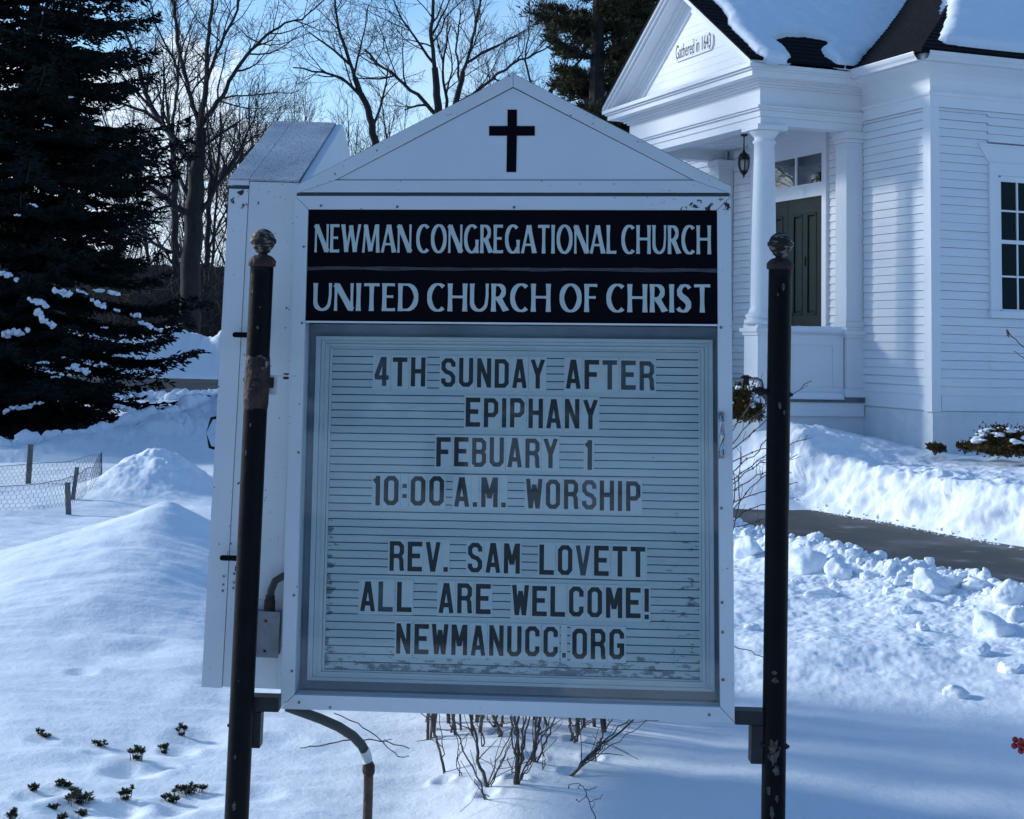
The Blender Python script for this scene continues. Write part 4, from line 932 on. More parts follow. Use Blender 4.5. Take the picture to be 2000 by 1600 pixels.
# flared sans capitals of the header; height 1
def hdr(ch):
    tk, tn, ta = .150, .098, .108
    def bar(p, q, w): # gently flared stroke
        p = np.array(p); q = np.array(q); s = np.linspace(0, 1, 7); return (p + (q - p) * s[:, None], w * (1 + .26 * (2 * s - 1) ** 2), 0)
    def rnd(cx_, rx, a0, a1, n=26, wt=tk * 1.08, wh=.080):
        a = np.radians(np.linspace(a0, a1, n)); wd = wh + (wt - wh) * np.abs(np.cos(a)) ** 1.6
        return (np.stack([cx_ + (rx - wt / 2) * np.cos(a), .5 + (.5 - wh / 2 + .012) * np.sin(a)], -1), wd, 0)
    w = {'O': .80, 'C': .66, 'G': .74, 'N': .70, 'E': .48, 'W': 1.0, 'M': .88, 'A': .74, 'R': .58, 'T': .58, 'I': .17, 'L': .48, 'H': .70, 'U': .68, 'D': .74, 'F': .46, 'S': .50}[ch]
    h = tk / 2
    g = {
     'O': [rnd(.40, .40, 0, 360, 48)], 'C': [rnd(.40, .40, 52, 308, 34)],
     'G': [rnd(.40, .40, 52, 322, 34), bar((w - h, .0), (w - h, .47), tk)],
     'N': [bar((tn / 2, 0), (tn / 2, 1), tn), bar((tn / 2 + .01, .97), (w - tn / 2 - .01, .03), tk * 1.05), bar((w - tn / 2, 0), (w - tn / 2, 1), tn)],
     'E': [bar((h, 0), (h, 1), tk), bar((h, .95), (w * .96, .95), ta), bar((h, .52), (w * .84, .52), ta * .85), bar((h, .05), (w, .05), ta)],
     'F': [bar((h, 0), (h, 1), tk), bar((h, .95), (w, .95), ta), bar((h, .52), (w * .88, .52), ta * .85)],
     'L': [bar((h, 0), (h, 1), tk), bar((h, .05), (w, .05), ta)],
     'T': [bar((0, .95), (w, .95), ta), bar((w / 2, 0), (w / 2, .97), tk)],
     'I': [bar((w / 2, 0), (w / 2, 1), tk)],
     'H': [bar((h, 0), (h, 1), tk), bar((w - h, 0), (w - h, 1), tk), bar((h, .52), (w - h, .52), ta * .9)],
     'U': [(np.concatenate([[(h, 1), (h, .8), (h, .55)], arc(w / 2 - .01, .34, w / 2 - h - .0, .30, 180, 360, 16) + [(.01, 0)], [(w - tn / 2, .55), (w - tn / 2, .8), (w - tn / 2, 1)]]), np.concatenate([[tk * 1.2, tk, tk], np.linspace(tk, .09, 8), np.linspace(.09, tn, 8), [tn, tn, tn * 1.25]]), 0)],
     'D': [bar((h, 0), (h, 1), tk), (np.stack([np.concatenate([[h], w * .42 + (w * .58 - h) * np.cos(np.radians(np.linspace(90, -90, 22))), [h]]), np.concatenate([[.955], .5 + .455 * np.sin(np.radians(np.linspace(90, -90, 22))), [.045]])], -1), np.concatenate([[.085], .085 + (tk * 1.05 - .085) * np.cos(np.radians(np.linspace(90, -90, 22))) ** 1.5, [.085]]), 0)],
     'R': [bar((h, 0), (h, 1), tk), (np.stack([np.concatenate([[h], w * .40 + (w * .50 - h) * np.cos(np.radians(np.linspace(90, -90, 16))), [h]]), np.concatenate([[.955], .725 + .23 * np.sin(np.radians(np.linspace(90, -90, 16))), [.495]])], -1), np.concatenate([[.085], .085 + (tk - .085) * np.cos(np.radians(np.linspace(90, -90, 16))) ** 1.5, [.085]]), 0), bar((w * .44, .50), (w - .03, .0), tk)],
     'A': [bar((.05, 0), (w * .46, .985), tn), bar((w - h, 0), (w * .50, .985), tk * 1.05), bar((w * .2, .30), (w * .74, .30), ta * .8)],
     'M': [bar((.05, 0), (w * .16, 1), tn), bar((w - h, 0), (w - h - .06, 1), tk), bar((w * .17, .97), (w * .48, .05), tk), bar((w * .50, .05), (w * .80, .97), tn)],
     'W': [bar((h, 1), (w * .27, .02), tk), bar((w * .27, .02), (w * .50, .96), tn), bar((w * .48, .96), (w * .72, .02), tk), bar((w * .72, .02), (w - .06, 1), tn)],
     'S': [(np.array([(w * .90, .85), (w * .78, .93), (w * .56, .965), (w * .32, .92), (w * .17, .79), (w * .19, .65), (w * .36, .555), (w * .62, .455), (w * .80, .34), (w * .82, .20), (w * .66, .075), (w * .42, .035), (w * .18, .075), (w * .05, .16)]), np.array([.11, .09, .085, .11, .145, .155, .165, .17, .165, .155, .115, .085, .095, .12]), 0)],
    }[ch]
    return w, g
def header(words, zt, zb, x0, x1, tilt, space, gap):
    ws = [[hdr(c)[0] for c in w] for w in words]; tot = sum(sum(w) + gap * (len(w) - 1) for w in ws) + space * (len(ws) - 1)
    sx = (x1 - x0) / tot; x = x0; H_ = zt - zb
    for wi, w in enumerate(words):
        for ch in w:
            cw, g = hdr(ch); b = MB()
            for k, (P, wd, cl) in enumerate(g):
                Q = np.stack([x + P[:, 0] * sx, zb + tilt * (x - x0) + P[:, 1] * H_], -1)
                # stroke width follows its direction: upright strokes scale with width, level ones with height
                T = np.gradient(Q, axis=0); T /= np.linalg.norm(T, axis=1)[:, None] + 1e-9
                sc = np.abs(T[:, 1]) * sx + np.abs(T[:, 0]) * H_ * .9
                v, f = stroke(Q, wd * sc, .0088 - .00015 * k); v = np.array(v); lim = zb + tilt * (x - x0); ov = .012 * H_ if ch in 'OCGSU' else 0; v[:, 2] = np.clip(v[:, 2], lim - ov, lim + H_ + (ov if ch != 'U' else 0)); b.add(v, f)
            b.build('letter', MT['silver_letter'], sign); x += (cw + gap) * sx
        x += (space - gap) * sx
hx0, hz0 = S(616, 438, .009); hx1, hz1 = S(1388, 440.5, .009); _, hz2 = S(616, 493, .009)
header(['NEWMAN', 'CONGREGATIONAL', 'CHURCH'], hz0, hz2, hx0, hx1, (hz1 - hz0) / (hx1 - hx0), .26, .10)
hx0, hz0 = S(613, 553, .009); hx1, hz1 = S(1387, 555.5, .009); _, hz2 = S(613, 607, .009)
header(['UNITED', 'CHURCH', 'OF', 'CHRIST'], hz0, hz2, hx0, hx1, (hz1 - hz0) / (hx1 - hx0), .34, .115)

# second cabinet, seen end-on behind the left post
p_ = at_y(393, 1342, 5.36); yw = radians(-92.6); xd = np.array([cos(yw), sin(yw), 0])
o_ = p_ - xd * SW / 2
SM2 = Matrix.Translation(o_) @ Matrix.Rotation(yw, 4, 'Z') @ Matrix.Rotation(radians(-.55), 4, 'X') @ Matrix.Rotation(radians(0.0), 4, 'Y')
sign2 = thing('sign_cabinet', 'white gabled sign cabinet seen end-on behind the left post, its face turned away left', 'sign', mat=SM2)
cabinet(sign2, 2.04)
SO2 = np.array(o_); SR2 = np.array(SM2.to_3x3())
def S2(u, v, x=SW / 2):                                       # on the near end: -> (y, z)
    r = ray(u, v); n = SR2[:, 0]; t = ((SO2 + n * x - CE) @ n) / (r @ n); q = (CE + r * t - SO2) @ SR2; return q[1], q[2]
E_ = SW / 2
def end_disc(y, z, r, h, name, m, parent=sign2):
    b = MB(); b.lathe([(r, 0), (r, h * .6), (r * .6, h)], 10); v = b.v[-1]; b.v[-1] = np.stack([E_ + v[:, 2], y + v[:, 0], z + v[:, 1]], -1); return b.build(name, MT[m], parent)
for u, v in ((437, 1126), (436, 1142), (435, 1154), (457.5, 1121), (457, 1138), (456, 1149)): end_disc(*S2(u, v), .0042, .003, 'rivet', 'screw')
# grab handle on the hidden face, showing as a hoop beyond the edge
(y0, z0), (y1, z1) = S2(421, 822), S2(418, 874)
b = MB(); b.tube([(E_ - .06, -.002, z0 + .01), (E_ - .06, -.03, z0 + .004), (E_ - .06, -.046, (z0 + z1) / 2), (E_ - .06, -.03, z1 - .004), (E_ - .06, -.002, z1 - .01)], .006, 8); b.build('handle', MT['iron'], sign2)
# junction box and conduit elbow on the end
(ya, za), (yb, zb) = S2(500, 1190), S2(547, 1276)
b = MB(); b.box(E_ - .0, E_ + .055, ya, yb, zb, za); b.box(E_ + .0555, E_ + .060, ya - .004, yb + .004, zb - .004, za + .004)
jb = b.build('junction_box', MT['grey_paint'], sign2)
for u, v in ((526, 1207), (524, 1265)):
    y, z = S2(u, v); b = MB(); b.lathe([(.005, 0), (.004, .003)], 8); w = b.v[-1]; b.v[-1] = np.stack([E_ + .0602 + w[:, 2], y + w[:, 0], z + w[:, 1]], -1); b.build('screw', MT['iron_rust'], jb)
b = MB(); q = [S2(531, 1190), S2(530, 1172), S2(533, 1150), S2(541, 1132), S2(556, 1123), S2(580, 1121)]
b.tube([(E_ + .03, y, z) for y, z in q], .0125, 10); b.build('conduit_elbow', MT['rubber'], sign2)
b = MB(); y, z = S2(530, 1180); b.tube([(E_ + .03, y, z - .024), (E_ + .03, y, z + .018)], .019, 12); b.tube([(E_ + .03, y, z + .0185), (E_ + .03, y + .001, z + .034)], .016, 10); b.build('conduit_fitting', MT['iron_rust'], sign2)

# ------------------------------------------------------------------ posts with their brackets
def finial(parent, c, k):
    b = MB(); prof = [(.0235 * k, -.058 * k), (.025 * k, -.053 * k), (.019 * k, -.049 * k), (.0165 * k, -.044 * k), (.022 * k, -.039 * k), (.028 * k, -.036 * k), (.025 * k, -.0335 * k)]
    prof += [(.0415 * k * cos(radians(a)), .0415 * k * sin(radians(a))) for a in range(-56, -8, 8)] + [(.0455 * k, -.006 * k), (.0455 * k, .006 * k)] + [(.0415 * k * cos(radians(a)), .0415 * k * sin(radians(a))) for a in range(12, 91, 8)]
    b.lathe(prof, 22, c); return b.build('finial', MT['finial'], parent, smooth=True)
def post(name, label, u0, v0, u1, v1, Y, r):
    A = at_y(u0, v0, Y); Bm = at_y(u1, v1, Y); d = (A - Bm) / np.linalg.norm(A - Bm)
    base = Bm - d * ((Bm[2] + .12) / d[2])
    zax = Vector(d); rot = zax.to_track_quat('Z', 'Y').to_matrix().to_4x4()
    Mx = Matrix.Translation(base) @ Matrix.Rotation(0, 4, 'Z') @ Matrix(((1, 0, d[0], 0), (0, 1, d[1], 0), (-d[0], -d[1], 1, 0), (0, 0, 0, 1))).normalized()
    t = thing(name, label, 'post', mat=Mx); hgt = float(np.linalg.norm(A - base))
    b = MB(); n = 60; zz = np.linspace(-.25, hgt, n); b.tube([(0, 0, z) for z in zz], r, 24); b.build('pole', MT['iron'], t, smooth=True)
    b = MB(); b.lathe([(r * 1.0, hgt - .012), (r * 1.16, hgt - .010), (r * 1.18, hgt + .008), (r * .9, hgt + .020), (r * .62, hgt + .026)], 22); b.build('collar', MT['iron_rust'], t, smooth=True)
    finial(t, (0, 0, hgt + .073), .96)
    MI = np.array(Mx.inverted())
    def loc(u, v, Yd): p = at_y(u, v, Yd); return (MI @ np.array([*p, 1]))[:3]
    return t, loc, hgt
pl, ll, hl_ = post('sign_post', 'black iron post with ball finial, left of the sign, rusty at a clamp', 512, 514, 462, 1600, 5.06, .0385)
pr, lr, hr2 = post('sign_post', 'black iron post with ball finial, right of the sign, flaking paint low down', 1524, 520, 1510, 1600, 5.10, .0385)
for o in (pl, pr): o['group'] = 'iron posts of the church sign'
def block(parent, loc, u0, v0, u1, v1, Y, dep, name, m, off=0.0):
    a = loc(u0, v0, Y); c = loc(u1, v1, Y); b = MB(); b.box(a[0], c[0], a[1] - dep / 2 + off, a[1] + dep / 2 + off, c[2], a[2]); return b.build(name, MT[m], parent)
# left: welded arm and plate under the sign
MT['arm'] = mat('painted_bracket', (.010, .012, .015), .5, var=(.02, .024, .03), vscale=14, bump=.2, bscale=30, layers=(((.09, .10, .11), 18, .66, .76),))
block(pl, ll, 489, 1357, 546, 1387, 5.12, .06, 'bracket_arm', 'arm'); block(pl, ll, 484, 1387.5, 510, 1457, 5.12, .06, 'bracket_plate', 'arm')
block(pr, lr, 1434, 1384, 1492, 1413, 5.12, .06, 'bracket_arm', 'arm'); block(pr, lr, 1465, 1413.5, 1492, 1488, 5.12, .06, 'bracket_plate', 'arm')
# strap hinges reaching from the left post to the second cabinet
for v, ue in ((654.5, 456), (1090, 431)):
    a = ll(ue, v - 6, 5.33); c = ll(ue + 52, v + 6, 5.33); b = MB(); b.box(a[0] + .006, c[0] + .03, a[1] - .006, a[1] - .001, c[2], a[2]); b.tube([(a[0] + .007, a[1] - .0065, (a[2] + c[2]) / 2), (a[0] + .007, a[1] - .0005, (a[2] + c[2]) / 2)], (a[2] - c[2]) / 2, 14)
    b.box(c[0] + .0, c[0] + .025, .03, a[1] - .0065, c[2] + .001, a[2] - .001)
    b.build('strap', MT['iron'], pl)
def jacket(parent, loc, u, v0, v1, Y, r, m, name, seed):
    a = loc(u, v0, Y); c = loc(u, v1, Y); zz = np.linspace(c[2], a[2], 40); an = np.linspace(0, 2 * pi, 41); A_, Z_ = np.meshgrid(an, zz)
    R_ = r + .006 * fbm(np.cos(A_) * 2 + seed + Z_ * 8, np.sin(A_) * 2 + Z_ * 12, 4, 90) - .004 - .010 * (np.abs((Z_ - zz.mean()) / (zz[-1] - zz[0]) * 2)) ** 6
    return MB().grid(np.stack([R_ * np.cos(A_), R_ * np.sin(A_), Z_], -1)).build(name, MT[m], parent, smooth=True)
jacket(pl, ll, 505, 688, 806, 5.06, .0435, 'iron_rust', 'clamp', 1)
def bolt(parent, loc, u, v, Y, r=.009, ln=.02):
    a = loc(u, v, Y); s = -1 if a[0] < 0 else 1; b = MB(); b.tube([(a[0] - s * ln, a[1], a[2]), (a[0], a[1], a[2])], r, 6); b.tube([(a[0] + s * .0005, a[1], a[2]), (a[0] + s * .006, a[1], a[2])], r * .55, 8); b.build('bolt', MT['iron_rust'], parent)
for u, v in ((479, 742), (448, 1417), (481, 1546)): bolt(pl, ll, u, v, 5.05)
for u, v in ((1545, 771), (1538, 1458), (1489, 1455)): bolt(pr, lr, u, v, 5.09)
b = MB(); a = ll(500, 753, 5.02); b.tube([(a[0], -.052, a[2]), (a[0], -.036, a[2])], .016, 14); b.tube([(a[0] - .006, -.054, a[2] + .028), (a[0] - .006, -.036, a[2] + .028)], .009, 6); b.build('bolt', MT['iron_rust'], pl)
# galvanised clips that tie the cabinet to the posts
def clip(parent, loc, pts, r, name='tie_clip', m='steel'):
    b = MB()
    for seg in pts: b.tube([loc(*p) for p in seg], r, 6)
    return b.build(name, MT[m], parent)
a = ll(522, 733, 5.10); c = ll(578, 728, 5.13); b = MB(); b.box(a[0], c[0], a[1] - .016, a[1] + .016, a[2] - .003, a[2] + .002); b.box(a[0] + .002, a[0] + .036, a[1] - .018, a[1] - .0165, a[2] - .062, a[2] - .0035); b.build('tie_clip', MT['pvc'], pl)
b = MB(); b.box(a[0] + .012, a[0] + .026, a[1] - .021, a[1] - .0185, a[2] - .040, a[2] - .006); b.build('clip_plate', MT['iron_rust'], pl); b = MB(); b.tube([(c[0] - .03, c[1] - .016, a[2] + .008), (c[0] - .03, c[1] - .016, a[2] - .012)], .010, 6); b.build('clip_bolt', MT['iron_rust'], pl)
clip(pr, lr, [[(1431, 741, 5.13), (1478, 740, 5.13), (1486, 744, 5.13), (1488, 752, 5.13), (1489, 776, 5.13)]], .0065)
b = MB(); a = lr(1457, 741, 5.13); b.tube([(a[0], a[1], a[2] - .018), (a[0], a[1], a[2] + .014)], .011, 6); b.tube([(a[0], a[1], a[2] + .006), (a[0], a[1], a[2] + .010)], .018, 10); b.build('clip_bolt', MT['iron_rust'], pr); b = MB(); a = lr(1474, 764, 5.12); b.tube([(a[0], a[1], a[2]), (a[0] + .06, a[1], a[2])], .010, 8); b.tube([(a[0] + .012, a[1], a[2]), (a[0] + .026, a[1], a[2])], .016, 6); b.build('clip_bolt', MT['iron_rust'], pr)
MT['flake'] = mat('bare_primer', (.13, .12, .10), .8, var=(.04, .03, .026), vscale=60, bump=.3, bscale=90)
# paint flaked off to the primer
def flake(parent, loc, u, v, w, h, Y, seed, m='flake'):
    a = loc(u, v, Y); rng = np.random.default_rng(seed); n = 18; an = np.linspace(0, 2 * pi, n, endpoint=False); rr_ = .45 + .55 * rng.random(n)
    sx_, sz_ = w / FPX * Y / 2, h / FPX * Y / 2; xs = a[0] + sx_ * rr_ * np.cos(an); zs = a[2] + sz_ * rr_ * np.sin(an); R0 = .0385
    def on(x, z, o): x = np.clip(x, -R0 * .97, R0 * .97); return (x * (1 + o / R0), -np.sqrt(R0 ** 2 - x ** 2) * (1 + o / R0), z)
    V = [on(x, z, .0006) for x, z in zip(xs, zs)] + [on(a[0], a[2], .0012)]; MB().add(V, None, [(i, (i + 1) % n, n) for i in range(n)]).build('paint_loss', MT[m], parent)
for k, (u, v, w, h) in enumerate(((1515, 1330, 16, 14), (1512, 1470, 28, 60), (1516, 1505, 16, 26), (1502, 1545, 10, 20), (1530, 560, 7, 18), (1532, 805, 5, 12), (1520, 575, 5, 8), (1523, 1112 - 320, 7, 20), (1512, 1315, 14, 10), (1508, 1590, 10, 30), (1518, 1560, 8, 18))): flake(pr, lr, u, v, w, h, 5.06, k)
for k, (u, v, w, h) in enumerate(((506, 697, 14, 10), (515, 700, 8, 8), (493, 570, 4, 10), (503, 640, 6, 8), (508, 600, 4, 5), (484, 790, 7, 16), (489, 830, 5, 10), (480, 884, 5, 14), (457, 1575, 9, 22), (466, 1330, 4, 6), (520, 783, 3, 8), (510, 720, 6, 8), (459, 1480, 5, 12))): flake(pl, ll, u, v, w, h, 5.02, 50 + k)

# ------------------------------------------------------------------ supply conduit rising from the snow to the sign
def path3(pts): return [at_y(u, v, y) for u, v, y in pts]
cd = thing('supply_conduit', 'black flexible conduit bending down from the sign to a rusty pipe in the snow', 'conduit', loc=(at_y(718, 1700, 5.45)[0], 5.45, 0))
ci = np.array(cd.location)
b = MB(); b.tube(np.array(path3([(560, 1380, 5.28), (596, 1393, 5.30), (626, 1404, 5.34), (662, 1420, 5.38), (690, 1438, 5.42), (706, 1455, 5.44), (713, 1468, 5.45)])) - ci, .0165, 14); b.build('hose', MT['rubber'], cd, smooth=True)
b = MB(); b.tube(np.array(path3([(712, 1464, 5.45), (716, 1478, 5.45), (719, 1492, 5.45)])) - ci, [.0172, .0178, .0165], 14); b.build('sleeve', MT['pvc'], cd, smooth=True)
b = MB(); b.tube(np.array(path3([(719, 1488, 5.45), (720, 1496, 5.45), (720, 1508, 5.45), (720, 1514, 5.45)])) - ci, [.016, .0215, .0215, .0175], 12); b.build('coupling', MT['iron_rust'], cd, smooth=True)
b = MB(); b.tube(np.array(path3([(720, 1512, 5.45), (719, 1560, 5.45), (717, 1620, 5.45), (714, 1720, 5.45)])) - ci, .0165, 14); b.build('pipe', MT['rust_pipe'], cd, smooth=True)

# ------------------------------------------------------------------ bare trees
def wander(p0, d0, L, n, rng, wig, up):
    P = [np.array(p0, float)]; d = np.array(d0, float); d /= np.linalg.norm(d)
    for i in range(n):
        d = d + rng.normal(size=3) * wig + np.array([0, 0, up]); d /= np.linalg.norm(d); P.append(P[-1] + d * L / n)
    return np.array(P)
def side_dir(d, ang, rng):
    d = d / np.linalg.norm(d); a = rng.normal(size=3); a -= d * (a @ d); a /= np.linalg.norm(a); return d * cos(ang) + a * sin(ang)
def grow(b, path, rad, rng, lev, o):
    """children of a limb"""
    L = np.linalg.norm(np.diff(path, axis=0), axis=1).sum(); n = max(1, int(L * o['dens'][lev] * rng.uniform(.85, 1.15))); m = len(path) - 1
    for k in range(n):
        t = rng.uniform(o['t0'][lev], 1.0) ** .85; i = min(int(t * m), m - 1); f = t * m - i
        p = path[i] * (1 - f) + path[i + 1] * f; r = (rad[i] * (1 - f) + rad[i + 1] * f) * rng.uniform(.45, .75); d = side_dir(path[i + 1] - path[i], radians(rng.uniform(*o['ang'])), rng)
        l = o['len'][lev] * rng.uniform(.5, 1.25) * (1.15 - .55 * t); ns = o['seg'][lev]
        r = min(r, l * .022 + .004); r = max(r, o['rmin'])
        q = wander(p, d, l, ns, rng, o['wig'], o['up']); R = np.linspace(r * .85, max(o['rmin'] * .55, r * .25), len(q))
        b.tube(q, R, 4 if lev < 1 else 3, cap=False)
        if lev + 1 < len(o['dens']): grow(b, q, R, rng, lev + 1, o)
def traced(limbs, Y, seed, label, group, o, trunk=0, cat='tree'):
    """limbs: lists of (u, v, radius px); each becomes a limb of real thickness with its own reach in depth"""
    rng = np.random.default_rng(seed); u0, v0, _ = limbs[0][0]; bp = at_y(u0, v0, Y); gz = g1(bp[0], Y) if v0 > 600 else .3
    t = thing('bare_tree', label, cat, loc=(bp[0], Y, gz), group=group); c = np.array(t.location)
    tb, cb = MB(), MB()
    for li, L in enumerate(limbs):
        L = np.array(L, float); k = rng.normal() * (.0 if li == trunk else .55); base = .0
        arcl = np.concatenate([[0], np.cumsum(np.hypot(np.diff(L[:, 0]), np.diff(L[:, 1])))]) / FPX * Y
        P = np.array([at_y(u, v, Y + k * a * .6) for (u, v, _), a in zip(L, arcl)]); R = L[:, 2] / FPX * Y * (.92 if li == trunk else .74)
        if li == trunk: P = np.vstack([[P[0][0] + .03, Y, gz - .3], P]) if P[0][2] > gz - .2 else P; R = np.concatenate([[R[0] * 1.25], R]) if len(P) > len(R) else R
        # resample smoothly
        s = np.concatenate([[0], np.cumsum(np.linalg.norm(np.diff(P, axis=0), axis=1))]); n = max(6, int(s[-1] / .35)); q = np.linspace(0, s[-1], n)
        Q = np.stack([np.interp(q, s, P[:, i]) for i in range(3)], -1); rr_ = np.interp(q, s, R)
        for _ in range(2): Q[1:-1] = (Q[:-2] + 2 * Q[1:-1] + Q[2:]) / 4
        Q[1:-1] += rng.normal(size=(n - 2, 3)) * .03 * min(1, s[-1] / 4)
        (tb if li == trunk else cb).tube(Q - c, rr_, 9 if li == trunk else 6, cap=False)
        tmp = MB(); grow(cb, Q - c, rr_, rng, 0, o) if li != trunk or o.get('trunk_twigs', True) else None
    tb.build('trunk', MT['bark'], t, smooth=True); cb.build('crown', MT['twig'], t)
    return t
OM = dict(dens=[1.8, 2.6, 4.2], t0=[.10, .10, .10], len=[3.6, 1.6, .8], seg=[6, 4, 3], ang=(22, 58), wig=.16, up=.06, rmin=.009, trunk_twigs=False)
G1 = 'bare trees behind the church yard'
traced([
 [(368, 690, 25), (371, 560, 22), (378, 430, 20), (386, 330, 16), (391, 250, 12)],
 [(390, 255, 8), (386, 235, 7.5), (364, 161, 6), (345, 80, 4.5), (338, -10, 3.5), (330, -80, 2)],
 [(391, 252, 9), (398, 200, 8), (404, 150, 7), (408, 52, 5), (418, -10, 4), (425, -90, 2)],
 [(404, 160, 5), (420, 110, 4.5), (440, 70, 4), (466, 12, 3), (490, -50, 2)],
 [(392, 250, 7), (404, 226, 7), (437, 182, 6), (472, 119, 5), (518, 68, 4), (548, 48, 3.5), (597, 36, 2.5), (640, -10, 1.6)],
 [(377, 322, 11), (360, 296, 10), (316, 242, 8.5), (288, 197, 7), (272, 140, 5), (248, 70, 4), (225, 0, 2.5)],
 [(316, 242, 5), (274, 210, 4.5), (226, 203, 3), (180, 185, 2)],
 [(372, 425, 10), (325, 391, 8), (276, 350, 6), (240, 300, 4), (210, 260, 3)],
 [(374, 395, 6), (350, 350, 5), (336, 300, 4.5), (332, 262, 4), (325, 200, 3), (318, 120, 2)],
 [(381, 420, 9), (408, 405, 9), (418, 368, 8), (425, 330, 5), (432, 280, 4), (430, 220, 3)],
 [(416, 372, 6), (448, 331, 5), (468, 290, 3.5), (486, 258, 2.5), (500, 215, 1.6)],
 [(366, 500, 6), (330, 492, 5), (300, 480, 4), (262, 440, 3), (235, 420, 2)],
 [(380, 300, 5), (398, 285, 4), (440, 255, 3), (470, 235, 2)],
 [(354, 150, 4), (330, 100, 3), (300, 40, 2.2), (285, -20, 1.5)],
], 62.0, 11, 'large bare tree with a thick forked trunk rising right of the dark spruce', G1, OM)
OC = dict(OM); OC.update(rmin=.0085, dens=[2.0, 2.8, 4.2], len=[3.0, 1.4, .75])
traced([
 [(742, 420, 10), (736, 300, 8.5), (728, 250, 8), (716, 204, 7), (693, 152, 6)],
 [(693, 152, 5.5), (672, 92, 5), (657, 36, 3.5), (655, -10, 3), (650, -70, 2)],
 [(710, 194, 5), (690, 165, 4.5), (660, 150, 3.5), (620, 136, 2.8), (572, 132, 1.8)],
 [(682, 125, 4), (655, 100, 3), (630, 82, 2.5), (602, 62, 1.6)], [(690, 150, 3.5), (700, 110, 3), (712, 60, 2), (720, 10, 1.4)],
 [(728, 250, 4), (745, 210, 3.5), (752, 170, 2.6), (758, 130, 1.6)],
], 64.0, 12, 'bare tree leaning left between the two gabled cabinets', G1, OC)
traced([
 [(875, 420, 11), (866, 300, 9.5), (860, 230, 9), (853, 180, 8), (849, 132, 7)],
 [(849, 135, 6.5), (841, 60, 5.5), (848, 0, 4.5), (850, -80, 2)],
 [(852, 225, 6), (830, 200, 5.5), (804, 176, 5), (772, 150, 4.2), (740, 128, 3.4), (712, 96, 2.2)],
 [(848, 125, 4.5), (812, 84, 3.6), (795, 50, 3), (776, 22, 2.2), (760, -20, 1.5)],
 [(866, 235, 5), (878, 204, 5), (870, 175, 4.4), (861, 150, 3.6), (866, 100, 3), (880, 50, 2)],
 [(770, 148, 3), (745, 160, 2.6), (720, 150, 2), (690, 155, 1.4)], [(838, 206, 4), (815, 205, 3), (790, 215, 2.2)],
 [(842, 70, 3.4), (865, 30, 2.6), (885, -20, 1.6)],
], 58.0, 13, 'many limbed bare tree standing upright straight behind the left slope of the gable', G1, OC)
traced([
 [(880, 420, 9), (884, 300, 8), (887, 215, 7), (892, 190, 6.4), (904, 140, 5.6)],
 [(904, 140, 5), (922, 85, 4.2), (936, 12, 3), (945, -60, 2)],
 [(914, 122, 4.2), (935, 105, 4), (960, 96, 3.4), (1008, 72, 2.4), (1040, 50, 1.6)],
 [(890, 205, 5), (930, 180, 4.4), (965, 150, 4), (1000, 124, 3.4), (1060, 100, 2.2), (1090, 80, 1.4)],
 [(900, 165, 4), (890, 120, 3.2), (893, 70, 2.6), (900, 20, 1.8)],
], 66.0, 14, 'bare tree with a limb reaching right over the gable peak', G1, OC)
traced([
 [(1040, 420, 8), (1044, 300, 7), (1052, 220, 6.2), (1076, 176, 5.4)],
 [(1076, 176, 5), (1108, 144, 4), (1140, 110, 3), (1170, 60, 2)], [(1052, 222, 4), (1040, 170, 3.6), (1025, 120, 2.8), (1030, 70, 2), (1036, 20, 1.4)],
 [(1062, 200, 3.6), (1085, 205, 3), (1120, 190, 2), (1150, 180, 1.4)], [(1045, 260, 4), (1010, 210, 3), (980, 170, 2), (960, 140, 1.4)],
], 60.0, 15, 'bare tree half hidden behind the right slope of the gable, next to the pine', G1, OC)
traced([
 [(343, 600, 9), (342, 490, 8), (340, 350, 7), (337, 245, 5)], [(337, 250, 4.5), (345, 180, 3.6), (352, 110, 2.6), (350, 40, 1.6)], [(338, 270, 4), (318, 215, 3), (305, 160, 2.2)],
 [(340, 390, 4), (312, 340, 3.2), (290, 290, 2.4), (262, 260, 1.6)], [(341, 440, 4), (372, 380, 3), (400, 330, 2.2), (415, 280, 1.6)], [(342, 520, 4), (310, 470, 3), (280, 430, 2), (250, 400, 1.4)],
], 74.0, 16, 'slimmer bare tree just left of and behind the large forked tree', G1, OM)
traced([
 [(404, 640, 7), (404, 520, 6), (409, 400, 5.4), (412, 320, 4)], [(412, 322, 3.6), (405, 260, 3), (402, 200, 2)], [(410, 390, 3.4), (435, 330, 2.8), (455, 280, 2), (462, 240, 1.4)],
 [(405, 490, 3.6), (432, 430, 2.8), (455, 380, 2.2), (480, 340, 1.5)], [(404, 540, 3), (380, 480, 2.4), (365, 430, 1.8)],
], 78.0, 17, 'thin bare tree rising right beside the trunk of the large forked tree', G1, OM)
